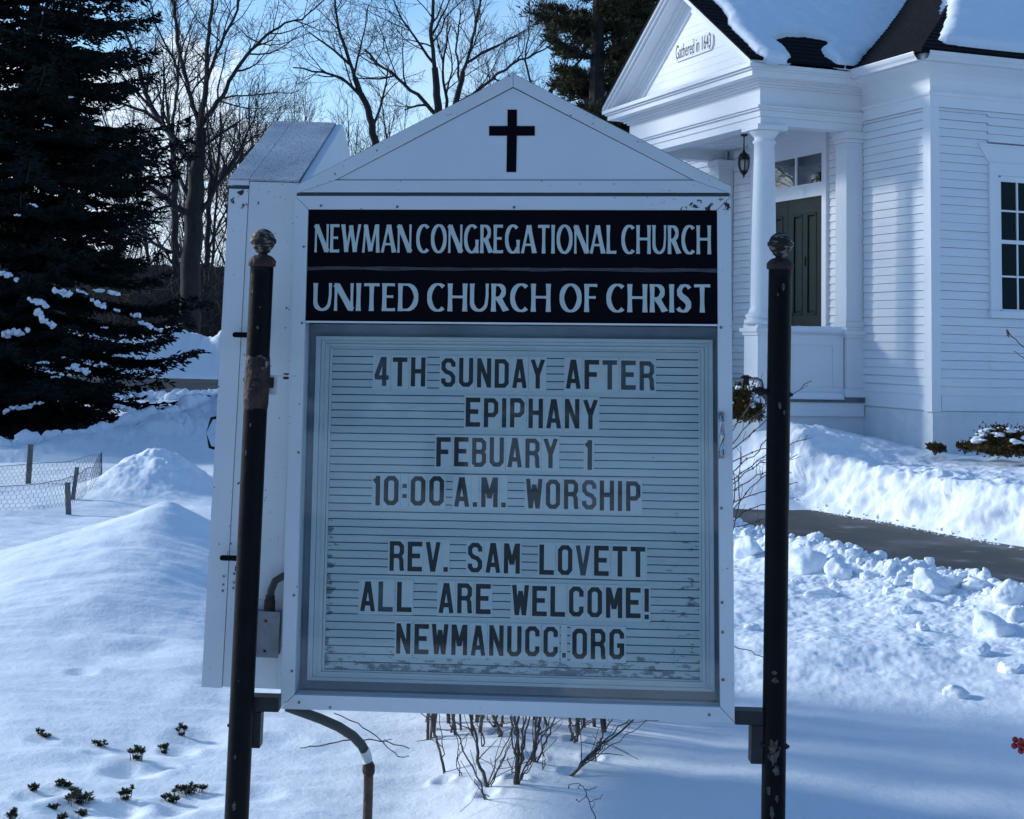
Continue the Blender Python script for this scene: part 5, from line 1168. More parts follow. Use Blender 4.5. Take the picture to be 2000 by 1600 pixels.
def wild_tree(u, Y, vtop, seed, label, lean=0.0):
    rng = np.random.default_rng(seed); x = (u - CX) / FPX * Y; gz = g1(x, Y); ztop = at_y(u, vtop, Y)[2]; Hh = ztop - gz
    t = thing('bare_tree', label, 'tree', loc=(x, Y, gz), group=G1); tb, cb = MB(), MB()
    tr = wander((0, 0, -.3), (lean, 0, 1), Hh * .62, 9, rng, .05, .05); R = np.linspace(Hh * .009, Hh * .0045, len(tr)); tb.tube(tr, R, 8, cap=False)
    o = dict(dens=[1.5, 2.0, 2.4], t0=[.12, .12, .12], len=[Hh * .17, Hh * .09, .9], seg=[5, 4, 3], ang=(18, 50), wig=.13, up=.10, rmin=.011)
    for k in range(9):
        i = rng.integers(3, len(tr) - 1); d = side_dir(np.array([lean, 0, 1.0]), radians(rng.uniform(18, 48)), rng); l = Hh * rng.uniform(.25, .42)
        q = wander(tr[i], d, l, 8, rng, .09, .10); rq = np.linspace(R[i] * .6, .02, len(q)); cb.tube(q, rq, 5, cap=False); grow(cb, q, rq, rng, 0, o)
    q = wander(tr[-1], tr[-1] - tr[-2], Hh * .38, 7, rng, .09, .06); rq = np.linspace(R[-1], .015, len(q)); cb.tube(q, rq, 5, cap=False); grow(cb, q, rq, rng, 0, o)
    tb.build('trunk', MT['bark'], t, smooth=True); cb.build('crown', MT['twig'], t); return t
for u, Y, vt, sd, lab in (
 (478, 82, 190, 51, 'dense bare tree just left of the end-on cabinet roof'), (505, 88, 150, 52, 'tall thin bare tree left of the end-on cabinet roof peak'), (562, 84, 205, 53, 'small bare tree above the middle of the end-on cabinet roof'), (622, 86, 180, 54, 'twiggy bare tree above the right half of the end-on cabinet roof'), (680, 82, 215, 55, 'twiggy low bare tree in the gap right of the end-on cabinet'), (735, 88, 190, 56, 'bare tree behind the lower left slope of the sign gable'), (350, 84, 210, 57, 'bare tree close behind the trunk of the large forked tree'), (395, 86, 150, 58, 'slender bare tree seen between the limbs of the large forked tree'), (228, 86, 230, 59, 'bare tree against the right outline of the spruce, nearer than the rest'),
 (455, 95, 135, 21, 'bushy bare tree far off, left of the end-on sign cabinet'), (535, 102, 165, 22, 'bushy bare tree far off, directly above the end-on sign cabinet'),
 (592, 98, 160, 23, 'bushy bare tree far off, above the roof peak of the end-on cabinet'), (655, 104, 185, 24, 'bushy bare tree far off, at the right edge of the end-on cabinet roof'),
 (705, 96, 200, 25, 'low bushy bare tree far off, between the two cabinets'), (420, 90, 200, 26, 'low bare tree far off, right of the large forked trunk'),
 (300, 92, 170, 27, 'bare tree far off in the gap between the spruce and the large trunk'), (255, 100, 190, 28, 'bare tree far off touching the right outline of the spruce'),
 (790, 100, 130, 29, 'bushy bare tree far off behind the left slope of the sign gable'), (960, 100, 60, 30, 'bare tree far off behind the peak of the sign gable')):
    wild_tree(u, Y, vt, sd, lab)
# undergrowth at the edge of the wood
rng = np.random.default_rng(77); b = MB()
for k in range(2300):
    Y = rng.uniform(66, 118); u = rng.uniform(150, 720); x = (u - CX) / FPX * Y; Hh = rng.uniform(1.2, 6.5) * (1.0 if u < 470 else .8)
    q = wander((x, Y, .5), (rng.normal() * .35, 0, 1), Hh, 4, rng, .16, .02); b.tube(q, np.linspace(.03, .008, 5), 3, cap=False)
    for j in range(7):
        i = rng.integers(1, 4); d = side_dir(q[i + 1] - q[i], radians(rng.uniform(25, 70)), rng); w = wander(q[i], d, Hh * rng.uniform(.2, .45), 3, rng, .2, .03); b.tube(w, np.linspace(.016, .006, 4), 3, cap=False)
o = stuff(b.build('undergrowth', MT['brush'])); o['label'] = 'tangled brown undergrowth at the edge of the wood'; o['category'] = 'undergrowth'
b = MB()                                                       # leaf-littered wooded rise behind it
U, T = np.meshgrid(np.linspace(-70, 20, 700), np.linspace(0, 1, 24)); Yh = 112 + 26 * T
b.grid(np.stack([U, Yh, .5 + 7.2 * T ** .8 * (.65 + .7 * fbm(U * .10, T * 2, 4, 101)) + 1.3 * fbm(U * 1.3, T * 9, 4, 102, .7)], -1)); struct(b.build('wooded_hill', MT['brush'], smooth=True))

# ------------------------------------------------------------------ conifers
def needle_quads(P, D, ln, wd, rng, cross=2):
    """P points, D directions: crossed narrow blades"""
    n = len(P); D = D / np.linalg.norm(D, axis=1)[:, None]; Vs = []; Qs = []
    A = rng.normal(size=(n, 3)); A -= D * np.sum(A * D, 1)[:, None]; A /= np.linalg.norm(A, axis=1)[:, None]; Bn = np.cross(D, A)
    L = (ln * rng.uniform(.6, 1.3, n))[:, None]; W = (wd * rng.uniform(.7, 1.3, n))[:, None]; off = 0
    for k in range(cross):
        a = pi * k / cross; X = A * cos(a) + Bn * sin(a)
        v = np.stack([P - X * W * .35, P + D * L * .55 - X * W, P + D * L, P + D * L * .5 + X * W], 1).reshape(-1, 3); Vs.append(v); Qs.append(np.arange(4 * n).reshape(-1, 4) + off); off += 4 * n
    return np.concatenate(Vs), np.concatenate(Qs)
def spruce_tree(name, label, base, Hh, R0, m, seed, zmax_dense=9e9, shoots=26, droop=.30, ln=.13, wd=.017, whorl=.33, group=None, rexp=.75, skip=0.0, tuft=False, step=.12):
    rng = np.random.default_rng(seed); t = thing(name, label, 'tree', loc=base, group=group)
    tb = MB(); tb.tube([(0, 0, -.3), (0, 0, Hh * .5), (0, 0, Hh)], [Hh * .02, Hh * .011, .02], 8, cap=False); P_, D_ = [], []; z = .25
    while z < Hh - .3:
        f = z / Hh; Rz = R0 * (1 - f) ** rexp; nb = max(5, int(9 * (Rz / R0) + 4))
        if z > zmax_dense: nb = nb // 2 + 1
        for k in range(nb):
            if rng.random() < skip: continue
            a = rng.uniform(0, 2 * pi); L = Rz * rng.uniform(.72, 1.10); n = max(4, int(L / .22)); s = np.linspace(0, 1, n)
            el_ = (.28 if not tuft else .45) * f + .02; zz = z + rng.normal() * .10 + L * (np.sin(el_) * s - droop * s ** 1.4 + (droop * .75) * s ** 4)
            Q = np.stack([np.cos(a) * L * s, np.sin(a) * L * s, zz], -1); Q[:, :2] += rng.normal(size=2) * .05 * s[:, None] * L; tb.tube(Q, np.linspace(.03 + .006 * L, .006, n), 4, cap=False)
            # side shoots in a flat drooping fan
            for j in range(1, n):
                if tuft and s[j] < .45: continue
                wlen = (.16 + .38 * L * (1 - s[j]) * min(1, s[j] * 3 + .25)) * rng.uniform(.7, 1.2)
                for sd in (-1, 1):
                    for rep in range(3):
                        b0 = Q[j] - (Q[j] - Q[j - 1]) * rng.random(); ang = a + sd * radians(rng.uniform(28, 72)); m_ = max(2, int(wlen / step)); ss_ = (np.arange(m_) + rng.random()) / m_
                        q = b0 + np.stack([np.cos(ang) * wlen * ss_, np.sin(ang) * wlen * ss_, -.22 * wlen * ss_ ** 1.3 + rng.normal() * .02 * ss_], -1)
                        for w in (0, 1, 2):
                            P_.append(q + rng.normal(size=q.shape) * .02); dd = np.stack([np.full(m_, cos(ang)), np.full(m_, sin(ang)), np.full(m_, -.15 + .12 * (w - 1))], -1) + rng.normal(size=q.shape) * (.30 if not tuft else .55); D_.append(dd)
        z += whorl * rng.uniform(.75, 1.25) * (1 if z < zmax_dense else 1.8)
    P = np.concatenate(P_); D = np.concatenate(D_); v, q = needle_quads(P, D, ln, wd, rng)
    tb.build('trunk', MT['bark'], t); cb = MB(); cb.add(v, q); cb.build('crown', m, t)
    return t, len(q)
SPX, SPY = at_y(25, 700, 27.5)[0], 27.5
spr, nq = spruce_tree('spruce', 'huge dark spruce with drooping snow-dusted branches at the left border', (SPX, SPY, g1(SPX, SPY) - .05), 12.0, 3.3, MT['spruce'], 31, zmax_dense=8.6, rexp=.36)
spruce_tree('spruce', 'unseen narrow spruce added beyond the left border to shade the church side wall', (-12.0, 25.2, 0), 12.4, 1.9, MT['spruce'], 37, rexp=.5)  # out of view, added to keep sun off the church side wall
# snow resting on its branches
MT['tree_snow'] = MT['snow']; rng = np.random.default_rng(91)
def bough_snow(u, v, w, h, tilt, seed):
    Y = SPY - sqrt(max(.3, 2.85 ** 2 - ((u - 25) / FPX * SPY) ** 2)) - .12; c = at_y(u, v, Y); rng = np.random.default_rng(seed); b = MB()
    W, Hh = w / FPX * Y / 2, h / FPX * Y / 2
    for k in range(13):
        lv, lf = lump(rng, ICO3, .9); s = rng.uniform(-.9, .9); sz = rng.uniform(.16, .42) * (1 - .3 * abs(s))
        b.add(lv * np.array([W * sz, W * sz * 1.6, Hh * rng.uniform(.28, .6)]) + np.array([s * W, rng.normal() * W * .5, -tilt * s * W - .10 * W * s * s + rng.normal() * Hh * .18]), None, lf)
    o = b.build('snow_clump', MT['snow'], None, smooth=True); o.parent = spr; o.location = c - np.array(spr.location)
for k, (u, v, w, h, tl2) in enumerate(((8, 535, 50, 22, .3), (72, 590, 46, 20, .35), (90, 625, 46, 30, .6), (28, 648, 52, 26, -.3), (122, 571, 36, 24, .2), (160, 570, 22, 10, .4), (208, 570, 52, 16, .15), (190, 592, 36, 20, .5), (230, 606, 20, 8, .2), (265, 616, 20, 14, .1), (284, 634, 30, 18, .35), (308, 644, 20, 10, .3), (152, 719, 42, 22, .3), (84, 708, 20, 8, 0), (110, 736, 18, 8, 0), (228, 694, 22, 8, 0), (255, 668, 26, 8, .3), (25, 800, 34, 18, -.2), (62, 790, 40, 16, -.3), (245, 800, 44, 26, .4), (285, 775, 50, 16, .35), (325, 800, 40, 16, .4), (300, 722, 24, 10, .2), (292, 815, 50, 12, .1), (35, 420, 14, 8, 0), (66, 400, 16, 9, .3), (178, 405, 16, 7, .4), (95, 245, 14, 6, .2), (140, 190, 12, 5, 0), (205, 640, 14, 6, 0), (240, 655, 12, 5, 0))):
    bough_snow(u, v, w, h, tl2, 300 + k)
pinez = .4
def pine_tree(name, label, u, Y, Hh, R0, seed, zlo, skip=.25, m='pine'):
    rng = np.random.default_rng(seed); x = (u - CX) / FPX * Y; t = thing(name, label, 'tree', loc=(x, Y, .4)); tb = MB(); P_, D_ = [], []
    tb.tube([(0, 0, -.4), (.05, 0, Hh * .4), (.0, 0, Hh * .8), (0, 0, Hh)], [.42, .30, .12, .03], 9, cap=False); z = zlo
    while z < Hh - .4:
        Rz = R0 * min(1.0, (1 - (z / Hh)) * 1.9 + .12)
        for k in range(6):
            if rng.random() < skip: continue
            a = rng.uniform(0, 2 * pi); L = Rz * rng.uniform(.45, 1.1); n = 8; s = np.linspace(0, 1, n)
            Q = np.stack([np.cos(a) * L * s, np.sin(a) * L * s, z + L * (.16 * s + .10 * s ** 3) + rng.normal() * .1 * s], -1); tb.tube(Q, np.linspace(.07, .012, n), 4, cap=False)
            for j in range(2, n):
                for sd in range(4):
                    b0 = Q[j] - (Q[j] - Q[j - 1]) * rng.random(); ang = a + rng.choice([-1, 1]) * radians(rng.uniform(15, 80)); wl_ = L * .30 * rng.uniform(.5, 1.2) * (1.25 - s[j]) + .15
                    e = b0 + np.array([cos(ang) * wl_, sin(ang) * wl_, wl_ * rng.uniform(.05, .45)]); tb.tube([b0, (b0 + e) / 2 + np.array([0, 0, .02]), e], [.016, .012, .006], 3, cap=False)
                    nt = int(9 + 8 * wl_); ts = rng.uniform(.25, 1.05, nt)[:, None]; q = b0 + (e - b0) * ts + rng.normal(size=(nt, 3)) * .08
                    for w in range(4): P_.append(q); D_.append(rng.normal(size=(nt, 3)) * .75 + (e - b0) / (wl_ + .01) + np.array([0, 0, .35]))
        z += rng.uniform(.35, .65)
    v, q = needle_quads(np.concatenate(P_), np.concatenate(D_), .20, .020, rng, 1); tb.build('trunk', MT['bark'], t); MB().add(v, q).build('crown', MT[m], t); return len(q)
(pine_tree('pine', 'tall ragged pine with dark clumps of needles, left of the church pediment', 1162, 47.0, 17.5, 2.6, 41, 4.2, .40))
(pine_tree('pine', 'dark pine close against the left slope of the church pediment', 1262, 50.0, 19.0, 2.35, 42, 3.2, .20))

# ------------------------------------------------------------------ bare shrubs near the sign
def px_tube(b, pts, Y0, Y1, c, rng, wob=.004, ns=6, n=9):
    """pts (u, v, radius px) -> one stem, depth running from Y0 to Y1"""
    A = np.array(pts, float); t = np.linspace(0, 1, len(A)); q = np.linspace(0, 1, max(n, len(A) * 3)); D = np.interp(q, [0, 1], [Y0, Y1])
    P = np.array([at_y(np.interp(s, t, A[:, 0]), np.interp(s, t, A[:, 1]), d) for s, d in zip(q, D)]); P[1:-1] += rng.normal(size=(len(q) - 2, 3)) * wob
    R = np.interp(q, t, A[:, 2]) / FPX * D; R = R * (1 + .16 * (rng.random(len(R)) - .5)); b.tube(P - c, R, ns)
    return P, R
def stem_clump(name, label, u, v, stems, seed, group=None, twig=2, up=1.25):
    """stems: (u at the top, v at the top, radius px); all rise from one root at (u, v) on the snow and carry on behind the sign"""
    rng = np.random.default_rng(seed); p = hit(u, v); t = thing(name, label, 'shrub', loc=p, group=group); Y = p[1]
    for k, (ut, vt, r) in enumerate(stems):
        b = MB(); du, dv = ut - u, vt - v; e = min(2.6, max(1.0, up * 170 / max(30, -dv))) if vt > 1380 and vt < 1425 else 1.0
        uu = u + rng.normal() * 3; P, R = px_tube(b, [(uu, v + 8, r * 1.15), (u + du * .3 + rng.normal() * 3, v + dv * .32, r), (u + du * .66 + rng.normal() * 3, v + dv * .66, r * .85), (ut, vt, r * .7)] + ([(u + du * e, v + dv * e, r * .4)] if e > 1 else []), Y, Y + rng.uniform(-.15, .25), p, rng)
        for j in range(twig):
            i = rng.integers(3, len(P) - 2); d = side_dir(P[i + 1] - P[i], radians(rng.uniform(25, 60)), rng); w = wander(P[i] - p, d, rng.uniform(.05, .18), 4, rng, .14, .03); b.tube(w, np.linspace(R[i] * .5, .0012, 5), 4)
        b.build('stem', MT['shrub_stem'], t)
    return t
GS = 'bare shrubs in the snow behind the sign'
stem_clump('bare_shrub', 'single leaning bare stem under the sign, leftmost of the stems', 867, 1512, [(840, 1396, 2.6), (858, 1398, 1.1)], 1, GS, 3)
stem_clump('bare_shrub', 'thin forked bare stems coming up lowest in the snow under the sign', 951, 1560, [(926, 1522, 1.1), (870, 1392, 1.6), (940, 1540, 1.4)], 2, GS, 2)
stem_clump('bare_shrub', 'bare shrub with a thick dark stem and side shoots, left of the dense clump', 952, 1538, [(918, 1395, 3.2), (1000, 1440, 1.2), (1010, 1400, 1.3), (985, 1478, 1.4)], 3, GS, 4)
stem_clump('bare_shrub', 'dense clump of thick bare stems at the middle under the sign', 1011, 1532, [(1003, 1397, 3.2), (1014, 1398, 3.0), (1024, 1398, 2.6), (992, 1480, 1.5), (1046, 1470, 1.4), (1034, 1400, 2.2), (1078, 1402, 1.5), (1000, 1398, 2.0), (1040, 1486, 1.2)], 4, GS, 2)
stem_clump('bare_shrub', 'stout dark bare stem just right of the dense clump', 1043, 1488, [(1056, 1400, 4.0), (1048, 1402, 2.4), (1084, 1402, 1.8)], 5, GS, 3)
stem_clump('bare_shrub', 'short bare stems behind the dense clump, close under the sign', 973, 1440, [(972, 1396, 3.0), (980, 1396, 1.6)], 6, GS, 2)
stem_clump('bare_shrub', 'two thin straight bare stems between the leaning stem and the dense clump', 944, 1458, [(941, 1394, 1.6), (932, 1394, 1.2)], 7, GS, 1)
stem_clump('bare_shrub', 'forked bare stems right of the middle under the sign', 1121, 1452, [(1117, 1402, 3.0), (1132, 1402, 2.2), (1142, 1404, 2.0), (1097, 1496, 1.2)], 8, GS, 3)
stem_clump('bare_shrub', 'bare branches slanting far to the right under the sign', 1111, 1514, [(1220, 1423, 2.4), (1228, 1406, 1.6), (1258, 1411, 1.0), (1186, 1452, 1.4)], 9, GS, 3)
stem_clump('bare_shrub', 'short slanting bare twig under the right part of the sign', 1157, 1485, [(1178, 1440, 1.8), (1196, 1404, 1.6)], 10, GS, 2)
stem_clump('bare_shrub', 'three thin upright twigs standing in the snow right of the dense clump', 1058, 1502, [(1061, 1460, 1.1), (1066, 1424, .9)], 11, GS, 1)
stem_clump('bare_shrub', 'grey stems beside the thick clump, close to the sign edge', 966, 1420, [(962, 1394, 2.6), (952, 1394, 1.2)], 12, GS, 1)
stem_clump('bare_shrub', 'thin bare twigs left of the thick dark stem under the sign', 897, 1515, [(900, 1440, .9), (890, 1394, 1.0)], 13, GS, 2)
def twig_thing(label, segs, seed, mat_='shrub_stem', name='twig', group=None, cat='twig'):
    rng = np.random.default_rng(seed); t = MB(); c = at_y(segs[0][0][0][0], segs[0][0][0][1], segs[0][1])
    for pts, Ya, Yb in segs: px_tube(t, pts, Ya, Yb, c, rng, .002, 5)
    o = t.build(name, MT[mat_], None); o.location = c; return tag(o, label, cat, group)
twig_thing('branched dark twig sticking up from the shaded snow under the sign, near the bottom edge', [([(1164, 1600, 1.1), (1152, 1570, 1.0), (1142, 1540, .9), (1134, 1532, .8), (1122, 1530, .7), (1112, 1532, .7), (1110, 1540, 1.2)], 5.55, 5.7), ([(1142, 1542, .8), (1156, 1541, .7), (1166, 1535, .6)], 5.66, 5.68), ([(1151, 1566, .8), (1168, 1560, .7), (1178, 1552, .6)], 5.62, 5.62), ([(1146, 1554, .7), (1130, 1566, .6), (1126, 1560, .6)], 5.64, 5.62), ([(1134, 1533, .6), (1127, 1541, .6)], 5.7, 5.7), ([(1156, 1580, .6), (1162, 1566, .6)], 5.6, 5.6)], 1)
twig_thing('long thin twig lying across the conduit, left of the shrubs', [([(585, 1461, 1.0), (622, 1458, 1.2), (668, 1447, 1.3), (712, 1444, 1.3), (750, 1448, 1.2), (800, 1462, 1.0)], 6.3, 6.3), ([(746, 1446, .8), (766, 1444, .7)], 6.3, 6.3)], 2)
twig_thing('thin twig drooping beside the conduit, crossing the long twig', [([(652, 1393, 1.0), (690, 1408, 1.1), (730, 1434, 1.1), (758, 1462, 1.0), (784, 1480, .9), (799, 1477, .8)], 6.2, 6.35)], 3)
# wispy shrub beside the right post
wt_ = thing('bare_shrub', 'tall bare shrub mostly hidden behind the sign, thin twigs showing beside the right post', 'shrub', loc=hit(1435, 1060)); c = np.array(wt_.location); rng = np.random.default_rng(14)
b = MB()  # hidden mass of stems added to cast soft shade on the lower-right snow
for k in range(95):
    x = rng.uniform(-.34, .55); y = rng.uniform(6.75, 8.1); q = wander((x, y, g1(x, y) - .03), (rng.normal() * .12 + (.0 - x) * .08, rng.normal() * .14, 1), rng.uniform(1.1, 1.62), 8, rng, .07, .03); R = np.linspace(rng.uniform(.005, .011), .002, 9); b.tube(q - c, R, 5)
    for i in range(2, 8):
        for j in range(3):
            d = side_dir(q[i + 1] - q[i], radians(rng.uniform(18, 55)), rng); w = wander(q[i], d, rng.uniform(.18, .48), 4, rng, .12, .05); b.tube(w - c, np.linspace(R[i] * .6, .0015, 5), 3, False)
b.build('stems', MT['shrub_stem'], wt_)
for pts in ([(1428, 870, 1.1), (1470, 820, 1.0), (1500, 792, .9), (1544, 772, .9), (1585, 744, .8)], [(1428, 880, 1.2), (1474, 842, 1.1), (1520, 800, .9)], [(1425, 850, 1.0), (1462, 795, .9), (1486, 742, .8)], [(1425, 905, 1.1), (1476, 880, 1.0), (1540, 868, .9), (1570, 858, .8), (1580, 850, .7)],
            [(1425, 925, 1.2), (1470, 890, 1.1), (1505, 850, .9)], [(1425, 940, 1.1), (1470, 908, 1.0), (1500, 885, .8)], [(1425, 950, 1.1), (1480, 905, 1.0), (1520, 905, .9), (1557, 888, .8)], [(1425, 962, 1.2), (1470, 935, 1.0), (1510, 915, .9)], [(1425, 985, 1.1), (1470, 965, 1.0), (1520, 955, .8), (1558, 942, .8)], [(1425, 1000, 1.1), (1456, 965, 1.0), (1500, 925, .9)],
            [(1428, 1020, 1.2), (1450, 1002, 1.1), (1490, 985, 1.0), (1530, 975, .8)], [(1430, 1040, 1.3), (1445, 985, 1.2), (1444, 930, 1.0), (1447, 872, .9)], [(1428, 1030, 1.2), (1436, 960, 1.1), (1430, 900, 1)], [(1432, 1030, 1.1), (1470, 1022, 1.0), (1500, 1012, .8)], [(1428, 835, .9), (1452, 822, .8), (1492, 805, .7)]):
    b = MB(); P, R = px_tube(b, pts, 6.9 + rng.uniform(-.2, .3), 6.9 + rng.uniform(-.3, .4), c, rng, .003, 5)
    for j in range(3):
        i = rng.integers(2, len(P) - 1); d = side_dir(P[i] - P[i - 1], radians(rng.uniform(20, 50)), rng); w = wander(P[i] - c, d, rng.uniform(.03, .10), 3, rng, .15, .05); b.tube(w, [.0014, .0012, .001, .0008], 4)
    for j in range(2): b.lathe([(.001, -.006), (.005, 0), (.001, .006)], 5, P[rng.integers(2, len(P) - 1)] - c)
    b.build('twig', MT['shrub_stem'], wt_)
twig_thing('bare twig with two buds reaching in at the right border before the church wall', [([(2130, 1700, 2.2), (2120, 1200, 2.0), (2090, 850, 1.7), (2050, 730, 1.4), (2030, 690, 1.2), (1998, 678, 1.1), (1978, 658, 1.0), (1966, 643, .9)], 5.2, 5.2), ([(1968, 645, 2.0), (1969, 652, 2.4), (1971, 659, .9)], 5.2, 5.2), ([(2082, 800, 1.0), (2050, 735, .9), (2030, 715, .8), (1998, 698, .8), (1980, 686, .7)], 5.2, 5.2)], 21)
twig_thing('short bent twig low beside the right post', [([(1434, 1262, .9), (1458, 1270, .9), (1492, 1284, .8)], 6.5, 6.4)], 22)

# ------------------------------------------------------------------ evergreen tips poking through the snow
leafv = None
def sprig(label, u, v, n, w, h, seed, spread=1.0):
    rng = np.random.default_rng(seed); p = hit(u, v, 4.5, 9); k = p[1] / FPX; t = thing('evergreen_sprig', label, 'plant', loc=p, group='evergreen sprigs poking through the snow'); W, Hh = w * k, h * k
    sb, lb = MB(), MB()
    n = int(n * 1.7)
    for i in range(n):
        f = (i + .5) / n; x = (f - .5) * W * spread + rng.normal() * .003; y = rng.normal() * W * .18; hh = Hh * rng.uniform(.55, 1.0) * (1 - .5 * abs(f - .5))
        tip = np.array([x * 1.15 + rng.normal() * .004, y, hh]); q = np.array([[x * .7, y, -.03], [x, y, hh * .5], tip]); sb.tube(q, [.0018, .0016, .0012], 5)
        for lv_ in np.linspace(.05, 1.0, max(4, int(hh / .0065))):
            c = q[1] * (1 - lv_) + tip * lv_ if lv_ > .3 else q[1] * lv_
            for a in np.arange(5) * 2 * pi / 5 + rng.uniform(0, 6):
                L = .0155 * rng.uniform(.7, 1.25); el_ = rng.uniform(.1, .9); d = np.array([cos(a) * cos(el_), sin(a) * cos(el_), sin(el_)]); s = np.cross(d, (0, 0, 1)); s /= np.linalg.norm(s) + 1e-9; nn_ = np.cross(s, d)
                lb.add([c, c + d * L * .5 + s * L * .30, c + d * L, c + d * L * .5 - s * L * .30, c + d * L * .5 + nn_ * L * .12], None, [(0, 1, 4), (1, 2, 4), (2, 3, 4), (3, 0, 4), (0, 3, 1), (1, 3, 2)])
    sb.build('stem', MT['shrub_stem'], t); lb.build('leaves', MT['sprig'], t); return t
for k, (u, v, n, w, h, lab) in enumerate((
 (79, 1434, 2, 16, 9, 'tiny dark sprig nearly buried, highest on the far left'), (88, 1440, 2, 12, 5, 'tiniest buried sprig just right of the highest left one'), (195, 1458, 4, 22, 9, 'small spiky sprig alone between the far left and the large bushy sprig'),
 (268, 1484, 7, 26, 26, 'large bushy evergreen sprig in the middle of the open patch'), (321, 1472, 4, 14, 20, 'stubby upright sprig just right of the large bushy one'), (355, 1437, 4, 16, 26, 'tall upright evergreen sprig nearest the left post, highest up'),
 (65, 1545, 3, 14, 10, 'small sprig on the left below the buried ones'), (115, 1535, 3, 15, 9, 'leafy rosette above the wide dark clump'), (129, 1537, 3, 13, 7, 'second leafy rosette, just right of the first above the wide clump'), (144, 1552, 3, 13, 12, 'small tuft touching the top of the wide dark clump'),
 (154, 1570, 9, 40, 20, 'wide dark leafy clump at lower left'), (245, 1562, 5, 18, 24, 'two headed upright sprig in a dimple, below the large bushy one'), (369, 1550, 11, 56, 14, 'long flat leafy sprig lying on the snow left of the post'), (334, 1567, 5, 24, 11, 'short flat sprig below the long flat one'),
 (106, 1580, 3, 15, 6, 'tiny sprig below the wide dark clump'), (160, 1594, 3, 12, 9, 'tiny sprig at the bottom edge, right of the clump'), (120, 1608, 4, 12, 20, 'sprig cut by the bottom edge, middle of three'), (24, 1606, 4, 13, 24, 'upright sprig cut by the bottom edge at the far left'))):
    sprig(lab, u, v, n, w, h, 500 + k)

# ------------------------------------------------------------------ little chicken wire enclosure
WY = 16.0
fen = thing('wire_enclosure', 'low loop of chicken wire on three grey stakes standing in the snow', 'fence', loc=(at_y(20, 950, WY)[0], WY, 0)); fc = np.array(fen.location)
def stake(u0, v0, u1, v1, w):
    p = hit(u1, v1); a = at_y(u0, v0, p[1]); a[1] += .03; d = p - a; e = p + d * .5; W = w / FPX * p[1] / 2; b = MB()
    V = [(q[0] + sx_ * W, q[1] + sy_ * W * .8, q[2]) for q in (e, a) for sx_, sy_ in ((-1, -1), (1, -1), (1, 1), (-1, 1))]; b.add(np.array(V) - fc, [(0, 3, 2, 1), (4, 5, 6, 7), (0, 1, 5, 4), (1, 2, 6, 5), (2, 3, 7, 6), (3, 0, 4, 7)]); b.build('stake', MT['stake'], fen); return p
pA = stake(59, 868, 55, 945, 9); pB = stake(149, 913, 142, 976, 7); pC = stake(130, 943, 134, 1005, 9)
# the wire follows an oval round the bed, top edge sagging a little
cy_ = (pC[1] + pA[1]) / 2; rgt = at_y(172, 970, cy_); lf_ = at_y(-160, 985, cy_)
cxm, cym = (rgt[0] + lf_[0]) / 2, (pC[1] + pA[1]) / 2; ra, rb_ = (rgt[0] - lf_[0]) / 2, (pA[1] - pC[1]) / 2 * .98
per = np.linspace(0, 2 * pi, 721); ex = cxm + ra * np.sign(np.cos(per)) * np.abs(np.cos(per)) ** .62; ey = cym + rb_ * np.sign(np.sin(per)) * np.abs(np.sin(per)) ** .75
sl_en = np.concatenate([[0], np.cumsum(np.hypot(np.diff(ex), np.diff(ey)))])
def onw(s, h):
    s = s % sl_en[-1]; x = np.interp(s, sl_en, ex); y = np.interp(s, sl_en, ey); return np.array([x + .02 * sin(s * 3.1 + h * 4), y + .02 * cos(s * 2.3), g1(x, y) + h - .01])
b = MB(); cell = .052; rows = 6; Hw = .25; rh = Hw / rows; ncol = int(sl_en[-1] / cell); cell = sl_en[-1] / ncol
for i in range(ncol):
    for r_ in range(rows):
        s0 = (i + .5 * (r_ % 2)) * cell; h0 = r_ * rh; hb_ = h0 + rh * .62; ht = h0 + rh
        sag = 1 + .10 * sin(s0 * 2.1)
        a = onw(s0, h0 * sag); c = onw(s0, hb_ * sag); b.tube([a - fc, c - fc], .0021, 3, False)
        for sg in (-.5, .5): b.tube([c - fc, onw(s0 + sg * cell, ht * sag) - fc], .0014, 3, False)
s_ = np.linspace(0, sl_en[-1], ncol); b.tube([onw(s, Hw * (1 + .10 * sin(s * 2.1))) - fc for s in s_], .0028, 4, False); b.tube([onw(s, .004) - fc for s in s_], .002, 4, False)
b.build('wire_mesh', MT['wire'], fen)

